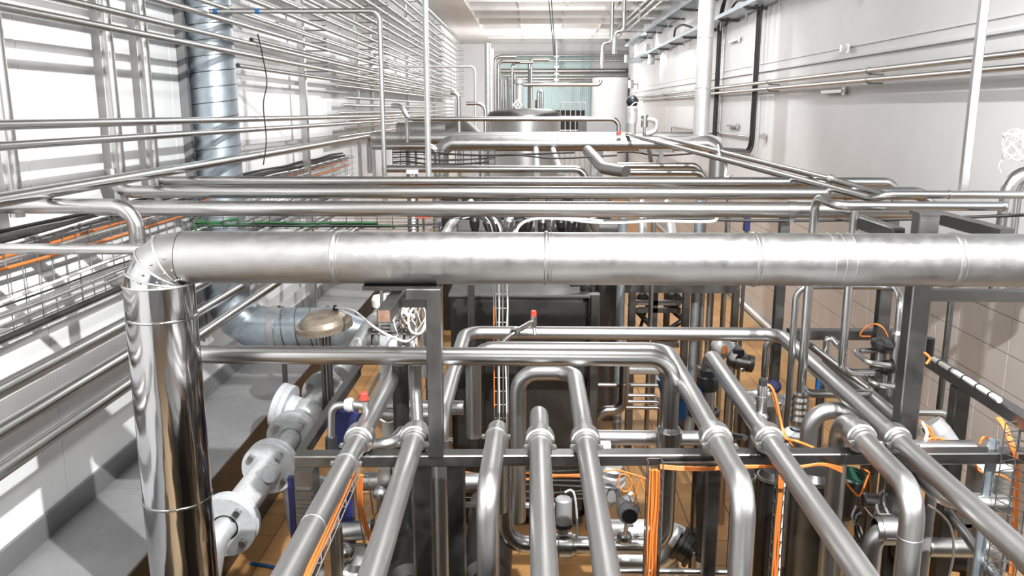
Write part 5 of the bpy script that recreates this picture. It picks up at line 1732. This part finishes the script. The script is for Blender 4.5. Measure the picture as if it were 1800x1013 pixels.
# transmitter on the low pipe
py_ = 4.55 - .06
q = P(1105, 903, Y=4.35)
tm_ = empty('transmitter', Vector((q.x, 4.5, P(1107, 945, Y=4.5).z)), 'round dark transmitter head clamped on the low level pipe', 'gauge')
d = Vector((-.05, -1, -.05))
MB().lathe(q + Vector((0, .08, .02)), d, [(0, 0), (0, .045), (.01, .058), (.05, .062), (.09, .062), (.092, .055), (.13, .055), (.135, .045), (.135, 0)], 28).build('head', M['trimdark'], tm_)
MB().lathe(q + Vector((0, -.055, .012)), d, [(0, 0), (0, .042), (.004, .042), (.004, 0)], 24).build('face_glass', M['black'], tm_)
MB().box(q + Vector((.005, -.056, -.045)), (.036, .012, .016)).build('name_plate', M['castlight'], tm_)
zc = P(1105, 945, Y=4.5).z
MB().tube([q + Vector((0, .02, -.04)), Vector((q.x, 4.5, zc))], .014, 0, 12).build('neck', M['steel'], tm_)
MB().lathe((q.x, 4.5, zc), (0, -.3, 1), [(-.02, 0), (-.02, .042), (.0, .045), (.025, .035), (.03, .02), (.03, 0)], 20).build('clamp_socket', M['steel'], tm_)
MB().lathe((q.x + .05, 4.48, zc + .015), (1, 0, .3), [(0, 0), (0, .012), (.03, .012), (.03, 0)], 8).build('wing_nut', M['bolt'], tm_)
# metering head and drive on the low pipe
q = P(990, 925, Y=4.55)
o = empty('metering_head', Vector((q.x, 4.55, P(990, 940, Y=4.55).z)), 'grey-green metering head standing on the low pipe coupling', 'gauge')
MB().lathe(P(990, 926, Y=4.5), (0, 0, 1), [(-.04, .03), (0, .03), (0, .05), (.17, .05), (.18, .04), (.18, 0)], 20).build('housing', M['plinth'], o)
MB().lathe(P(990, 922, Y=4.5), (0, 0, 1), [(-.01, .03), (-.01, .055), (.012, .055), (.012, .03)], 20).build('black_ring', M['black'], o)
MB().tube(smooth_path([P(993, 866, Y=4.5), P(1003, 862, Y=4.5), P(1010, 872, Y=4.48), P(1014, 910, Y=4.48), P(1014, 945, Y=4.5)]), .007, 0, 7).build('lead', M['castlight'], o)
for x_ in (978, 986, 1003, 1010):
    e = P(x_, 960, Y=4.55)
    MB().lathe((e.x - .007, 4.55, tz), (1, 0, 0), [(0, .052), (0, .066), (.014, .066), (.014, .052)], 24).build('coupling_ring', M['steel'], o)
q = P(1068, 860, Y=4.45)
o = empty('valve_drive', q, 'tilted grey cylinder drive half hidden behind the U-shaped pipe', 'actuator')
MB().lathe(P(1062, 885, Y=4.5), (.18, -.05, 1), [(0, 0), (0, .05), (.05, .075), (.19, .085), (.2, .08), (.2, 0)], 24).build('body', M['plinth'], o)
MB().lathe(P(1070, 846, Y=4.5), (.18, -.05, 1), [(0, .08), (0, .092), (.012, .092), (.012, .08)], 24).build('bright_rim', M['castlight'], o)
MB().lathe(P(1073, 830, Y=4.5), (.18, -.05, 1), [(0, 0), (0, .085), (.03, .08), (.05, .06), (.05, 0)], 24).build('cap', M['matte'], o)
MB().tube([P(1062, 885, Y=4.5), P(1060, 950, Y=4.6)], .02, 0, 10).build('spindle', M['matte'], o)
# big pale pipes behind
pipe('broad pale pipe behind the transmitter', run(P(1060, 932, Y=5.3), ('x', 1178), ('dz', -.5)), .075, 'whitepipe', bend=.14)
pipe('broad pale pipe below the transmitter', run(P(1068, 985, Y=4.95), ('x', 1180), ('z', 930)), .085, 'matte', bend=.15)
pipe('thin level pipe along the bottom edge under the transmitter', run(P(1080, 1004, Y=4.3), ('x', 1285)), .019, 'steel')
q = P(1205, 958, Y=4.9)
o = empty('butterfly_valve', q, 'dark butterfly valve between the two dark uprights', 'valve')
MB().lathe(q + Vector((-.02, 0, 0)), (1, -.4, -.5), [(-.03, .06), (-.03, .115), (-.005, .115), (0, .10), (.05, .10), (.055, .115), (.08, .115), (.08, .06)], 28).build('valve_body', M['dark'], o)
MB().lathe(q + Vector((-.05, 0, .04)), (1, -.4, -.5), [(-.04, 0), (-.04, .07), (0, .07), (0, 0)], 20).build('port', M['castlight'], o)
MB().tube([q, q + Vector((.10, 0, .15))], .02, 0, 10).build('spindle', M['frame'], o)
cable('dark conduit curving under the blue drive into the beam corner', [P(1225, 770, Y=5.2), P(1270, 765, Y=5.2), P(1310, 770, Y=5.0)], .02, 'frame')
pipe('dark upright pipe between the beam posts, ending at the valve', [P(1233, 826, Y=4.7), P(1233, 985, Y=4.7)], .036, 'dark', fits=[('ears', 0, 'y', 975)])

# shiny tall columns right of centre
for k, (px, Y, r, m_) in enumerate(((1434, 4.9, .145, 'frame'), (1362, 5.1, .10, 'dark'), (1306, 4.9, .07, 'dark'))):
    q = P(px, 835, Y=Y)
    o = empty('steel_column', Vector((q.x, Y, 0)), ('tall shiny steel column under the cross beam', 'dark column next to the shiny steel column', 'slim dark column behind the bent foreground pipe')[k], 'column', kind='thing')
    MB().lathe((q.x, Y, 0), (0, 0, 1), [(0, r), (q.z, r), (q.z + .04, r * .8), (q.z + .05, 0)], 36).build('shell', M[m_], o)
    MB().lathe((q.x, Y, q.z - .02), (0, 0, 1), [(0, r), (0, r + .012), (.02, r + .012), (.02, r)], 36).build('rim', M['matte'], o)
A = P(1372, 832, Y=4.0)
o = wire_tray('second upright wire tray beside the slanting foreground pipe', A, Vector((A.x, 4.0, 1.2)), .05, (1, 0, 0), 8)
for k in range(3):
    cable(('first', 'second', 'third')[k] + ' orange cable in the second upright tray', [Vector((A.x - .01 + .01 * k + rnd.uniform(-.004, .004), 3.985, A.z - .14 * j)) for j in range(9)], .006, 'orange', group='orange cables in the second upright tray', n=4)
cable('white cable beside the second upright tray', [Vector((A.x + .025 + rnd.uniform(-.004, .004), 4.0, A.z - .14 * j)) for j in range(9)], .006, 'white', n=4)
# drum with green-black lid
q = P(1498, 838, Y=4.75)
o = empty('filter_drum', Vector((q.x, 4.75, 0)), 'black drum with a dark green lid under the slanting pipes', 'drum')
d = Vector((.02, -.28, 1)).normalized()
MB().lathe(q, -d, [(0, .0), (0, .075), (.02, .08), (.25, .08), (.3, .06), (.3, 0)], 28).build('drum_body', M['black'], o)
MB().lathe(q, d, [(0, .08), (.012, .08), (.02, .07), (.02, .05), (.012, .045), (.012, 0)], 28).build('lid', M['drum'], o)
MB().tube([q - d * .3, Vector((q.x, 4.85, 0))], .04, 0, 14).build('stand_pipe', M['matte'], o)
for k, pts in enumerate(([(1480, 836), (1492, 855), (1508, 872), (1514, 868), (1524, 842), (1530, 830)], [(1515, 824), (1528, 832), (1530, 850), (1530, 885)], [(1512, 878), (1522, 895), (1535, 910)])):
    cable(('orange cable hanging in a V over the black drum', 'orange cable passing down behind the black drum', 'thin white wire below the black drum')[k], [P(x, y, Y=4.58) for x, y in pts], .006 if k < 2 else .004, 'orange' if k < 2 else 'white')
# round hatch with clamp
q = P(1572, 892, Y=4.35)
o = empty('round_hatch', Vector((q.x, 4.4, 0)), 'shiny round hatch lid with a clamp ring by the bent foreground pipe', 'hatch')
d = Vector((.45, -.75, .75)).normalized()
MB().lathe(q, d, [(-.06, .0), (-.06, .085), (-.012, .085), (-.012, .105), (.012, .105), (.012, .09), (.02, .08), (.03, .04), (.03, 0)], 32).build('lid', M['steel'], o)
MB().tube(smooth_path([q + Vector((-.11, 0, .04)), q + Vector((-.08, -.05, -.05)), q + Vector((0, -.09, -.09)), q + Vector((.08, -.06, -.08))]), .012, 0, 8).build('clamp_band', M['castlight'], o)
MB().lathe(q + Vector((-.12, .02, .03)), (-1, 0, .1), [(-.03, 0), (-.03, .04), (.04, .04), (.05, .03), (.05, 0)], 16).build('clamp_screw', M['frame'], o)
MB().tube([q - d * .05, q - d * .05 + Vector((0, .15, -.3)), Vector((q.x, 4.7, 0))], .05, .1, 14).build('neck', M['matte'], o)
# dark elbow with clamp
ey = 4.2
pts = [Vector((P(1535, 1010, Y=ey).x, ey, .9)), P(1535, 931, Y=ey), P(1615, 931, Y=ey)]
pts[0].x = pts[1].x
pts[2].z = pts[1].z
pipe('dark elbow pipe with a heavy clamp ring low by the bent foreground pipe', pts, .055, 'matte', bend=.11, fits=[('union', 1, 'x', 1563)])
q = P(1582, 968, Y=4.25)
o = empty('angle_valve', q, 'small dark valve body hanging below the heavy clamp ring', 'valve')
MB().lathe(q + Vector((0, 0, .10)), (0, 0, -1), [(0, 0), (0, .05), (.02, .055), (.12, .05), (.15, .03), (.2, .03), (.2, 0)], 18).build('casing', M['dark'], o)
for k in range(3):
    MB().tube([q + Vector((-.02 + .02 * k, -.05, .03)), q + Vector((.03 - .02 * k, -.06, -.02))], .006, 0, 6).build('terminal', M['bolt'], o)
for k in range(4):
    cable(('first', 'second', 'third', 'fourth')[k] + ' black lead of the knot beside the steel column', [P(1505 + 4 * k, 890 + 6 * k, Y=4.4), P(1498 + 3 * k, 910, Y=4.35), P(1510 - 2 * k, 925 + 4 * k, Y=4.35), P(1515, 945 + 5 * k, Y=4.4), P(1508, 965, Y=4.45)], .007, 'rubber' if k % 2 else 'castlight', group='knot of leads beside the steel column')
# stub pipe, pot and tray near the tiled wall
y_ = 4.55
pipe('stout level stub pipe with a cut end low by the tiled wall', run(P(1630, 962, Y=y_), ('x', 1752), ('dz', -.5)), .058, 'matte', bend=.1)
q = P(1740, 812, Y=4.75)
o = empty('steel_pot', Vector((q.x, 4.75, 0)), 'steel pot with a white top plate under the cross beam by the tiled wall', 'pot')
MB().lathe((q.x, 4.75, q.z), (0, 0, -1), [(0, 0), (0, .10), (.02, .115), (.22, .115), (.26, .09), (.26, 0)], 32).build('pot_body', M['matte'], o)
MB().box((q.x - .02, 4.72, q.z + .008), (.20, .22, .012)).build('top_plate', M['white'], o)
MB().lathe((q.x, 4.75, q.z - .2), (0, 0, -1), [(0, .115), (0, .125), (.015, .125), (.015, .115)], 32).build('band', M['frame'], o)
MB().tube([(q.x, 4.75, q.z - .25), (q.x, 4.75, 0)], .04, 0, 14).build('stand_pipe', M['matte'], o)
b = MB().lathe(P(1640, 820, Y=4.7), (-.3, -.2, -1), [(-.1, 0), (-.1, .05), (0, .05), (.02, .06), (.08, .06), (.08, 0)], 16)
q = P(1733, 860, Y=4.9)
tag(MB().lathe(q, (0, 0, -1), [(-.04, 0), (-.04, .05), (.0, .08), (.15, .085), (.2, .05), (1.4, .05), (1.4, 0)], 20).build('grey_float_pot', M['plinth']), 'grey rounded pot beside the large depth pipe', 'pot')
A = P(1782, 742, Y=3.95)
o = wire_tray('upright wire tray by the tiled wall at the edge of the view', A, Vector((A.x, 3.95, 1.2)), .10, (.95, .3, 0), 18)
T(beam('upright grey channel behind the edge wire tray', Vector((A.x - .045, 4.02, A.z - .12)), Vector((A.x - .045, 4.02, 0)), .05, .03, 'galv', up=(0, 1, 0)))
for k in range(3):
    cable(('first', 'second', 'third')[k] + ' orange cable coming off the rail into the edge wire tray', [P(1752 + 3 * k, 735, Y=4.05), P(1764 + 3 * k, 752, Y=4.0), P(1776 + 3 * k, 785, Y=3.95), P(1784 + 3 * k, 815, Y=3.97), P(1783 + 3 * k, 880, Y=3.98), P(1778 + 3 * k, 960, Y=3.98), P(1774 + 3 * k, 1020, Y=3.98)], .007, 'orange', group='orange cables at the edge wire tray')
A = P(1630, 626, h=1.45)
rl = [slide(A, AX['y'], px=x) + Vector((-.01, 0, .01)) for x in (1632, 1660, 1690, 1720, 1745, 1760)]
o = cable('thick white cable tied along the top of the rail by the tiled wall', rl, .016, 'white', n=4)
for x in (1655, 1676, 1698, 1722, 1745):
    q = slide(A, AX['y'], px=x) + Vector((-.01, 0, .01))
    MB().tube([q + Vector((0, -.005, 0)), q + Vector((0, .005, 0))], .019, 0, 10).build('cable_tie', M['black'], o)
for k, pts in enumerate(([(1622, 745), (1635, 755), (1652, 790), (1660, 775), (1640, 770), (1625, 778), (1620, 790)], [(1618, 740), (1640, 770), (1662, 792)], [(1715, 818), (1725, 830), (1760, 836), (1775, 845)], [(1722, 780), (1728, 770), (1742, 772), (1750, 782)], [(1600, 640), (1594, 655), (1596, 672), (1605, 680)], [(1625, 620), (1634, 630), (1628, 640)])):
    cable(('orange cable coiled at the foot of the thick square post', 'straight orange cable at the foot of the thick square post', 'orange cable over the steel pot', 'short orange cable arch on the beam by the tiled wall', 'orange cable loop beside the valve column', 'short orange cable end behind the thick square post')[k],
          [P(x, y, Y=4.15 if k not in (2, 4) else 4.5) for x, y in pts], .007, 'orange')
cable('short white hose at the foot of the thick square post', [P(1620, 742, Y=4.15), P(1629, 760, Y=4.15), P(1626, 775, Y=4.15), P(1620, 785, Y=4.15)], .010, 'white')
b = MB().lathe(P(1640, 748, Y=4.5), (.6, -.3, -.8), [(-.02, 0), (-.02, .06), (.05, .07), (.14, .065), (.16, .04), (.16, 0)], 20).tube([P(1648, 765, Y=4.5), Vector((P(1648, 765, Y=4.5).x, 4.5, .6))], .03, 0, 12)
tag(b.build('small_motor', M['plinth']), 'small grey motor behind the foot of the thick square post', 'motor')
b = MB().lathe(P(1632, 610, Y=4.5), (0, 0, 1), [(-.05, 0), (-.05, .03), (.05, .03), (.05, 0)], 12).tube([P(1632, 616, Y=4.5), P(1632, 640, Y=4.5)], .012, 0, 8)
tag(b.build('black_plug', M['black']), 'black plug clipped behind the thick square post', 'plug')
pipe('slender bright pipe running down between the bent pipe and the large depth pipe', [P(1640, 860, h=2.3), P(1800, 1085, h=2.3)], .028, 'steel')
cable('thin grey hose curving down by the bent foreground pipe', [P(1632, 888, Y=4.1), P(1655, 905, Y=4.1), P(1672, 930, Y=4.1), P(1676, 975, Y=4.1), P(1668, 1015, Y=4.1)], .006, 'wirebright')
tag(MB().bar(P(1700, 915, Y=6.2), P(1700, 1040, Y=6.2), .1, .1).box(P(1695, 920, Y=6.2), (.5, .1, .03)).build('low_stand', M['frame']), 'low steel stand on the tiles beyond the stub pipe', 'stand')
tag(MB().lathe(P(1715, 985, Y=5.2), (1, -.2, 0), [(-.15, 0), (-.15, .09), (.12, .09), (.12, .06), (.2, .06), (.2, 0)], 20).bar(P(1715, 985, Y=5.2), Vector((P(1715, 985, Y=5.2).x, 5.2, 0)), .12, .12).build('black_motor', M['black']), 'black motor below the stub pipe', 'motor')
cable('blue hose on the floor beyond the first foreground pipe', [Vector((P(440, 985, Z=.05).x, P(440, 985, Z=.05).y, .02)), Vector((P(460, 988, Z=.05).x, P(460, 988, Z=.05).y, .02)), Vector((P(482, 992, Z=.05).x, P(482, 992, Z=.05).y, .02))], .015, 'blue')
o = wire_tray('flat wire tray with dark cables low behind the pipes', P(795, 835, Y=5.6), P(1062, 838, Y=5.6), .25, (0, .3, 1), 14)
for k in range(6):
    z0 = P(900, 825 + 8 * k, Y=5.55)
    cable(('highest', 'second', 'third', 'fourth', 'fifth', 'lowest')[k] + ' cable crossing low on the flat wire tray', [P(x, 824 + 8 * k + rnd.uniform(-5, 5), Y=5.55) for x in (800, 860, 920, 980, 1060)], .010, 'orange' if k in (1, 2) else 'rubber', group='cables on the low flat wire tray', n=5)

# unseen dark blocks, added to keep orange floor reflections off the lower pipes
for k, (x0, x1, lab) in enumerate(((-1.15, .95, 'added unseen dark block under the foreground pipes, on the plinth side'), (1.05, 3.3, 'added unseen dark block under the foreground pipes, on the tiled wall side'))):
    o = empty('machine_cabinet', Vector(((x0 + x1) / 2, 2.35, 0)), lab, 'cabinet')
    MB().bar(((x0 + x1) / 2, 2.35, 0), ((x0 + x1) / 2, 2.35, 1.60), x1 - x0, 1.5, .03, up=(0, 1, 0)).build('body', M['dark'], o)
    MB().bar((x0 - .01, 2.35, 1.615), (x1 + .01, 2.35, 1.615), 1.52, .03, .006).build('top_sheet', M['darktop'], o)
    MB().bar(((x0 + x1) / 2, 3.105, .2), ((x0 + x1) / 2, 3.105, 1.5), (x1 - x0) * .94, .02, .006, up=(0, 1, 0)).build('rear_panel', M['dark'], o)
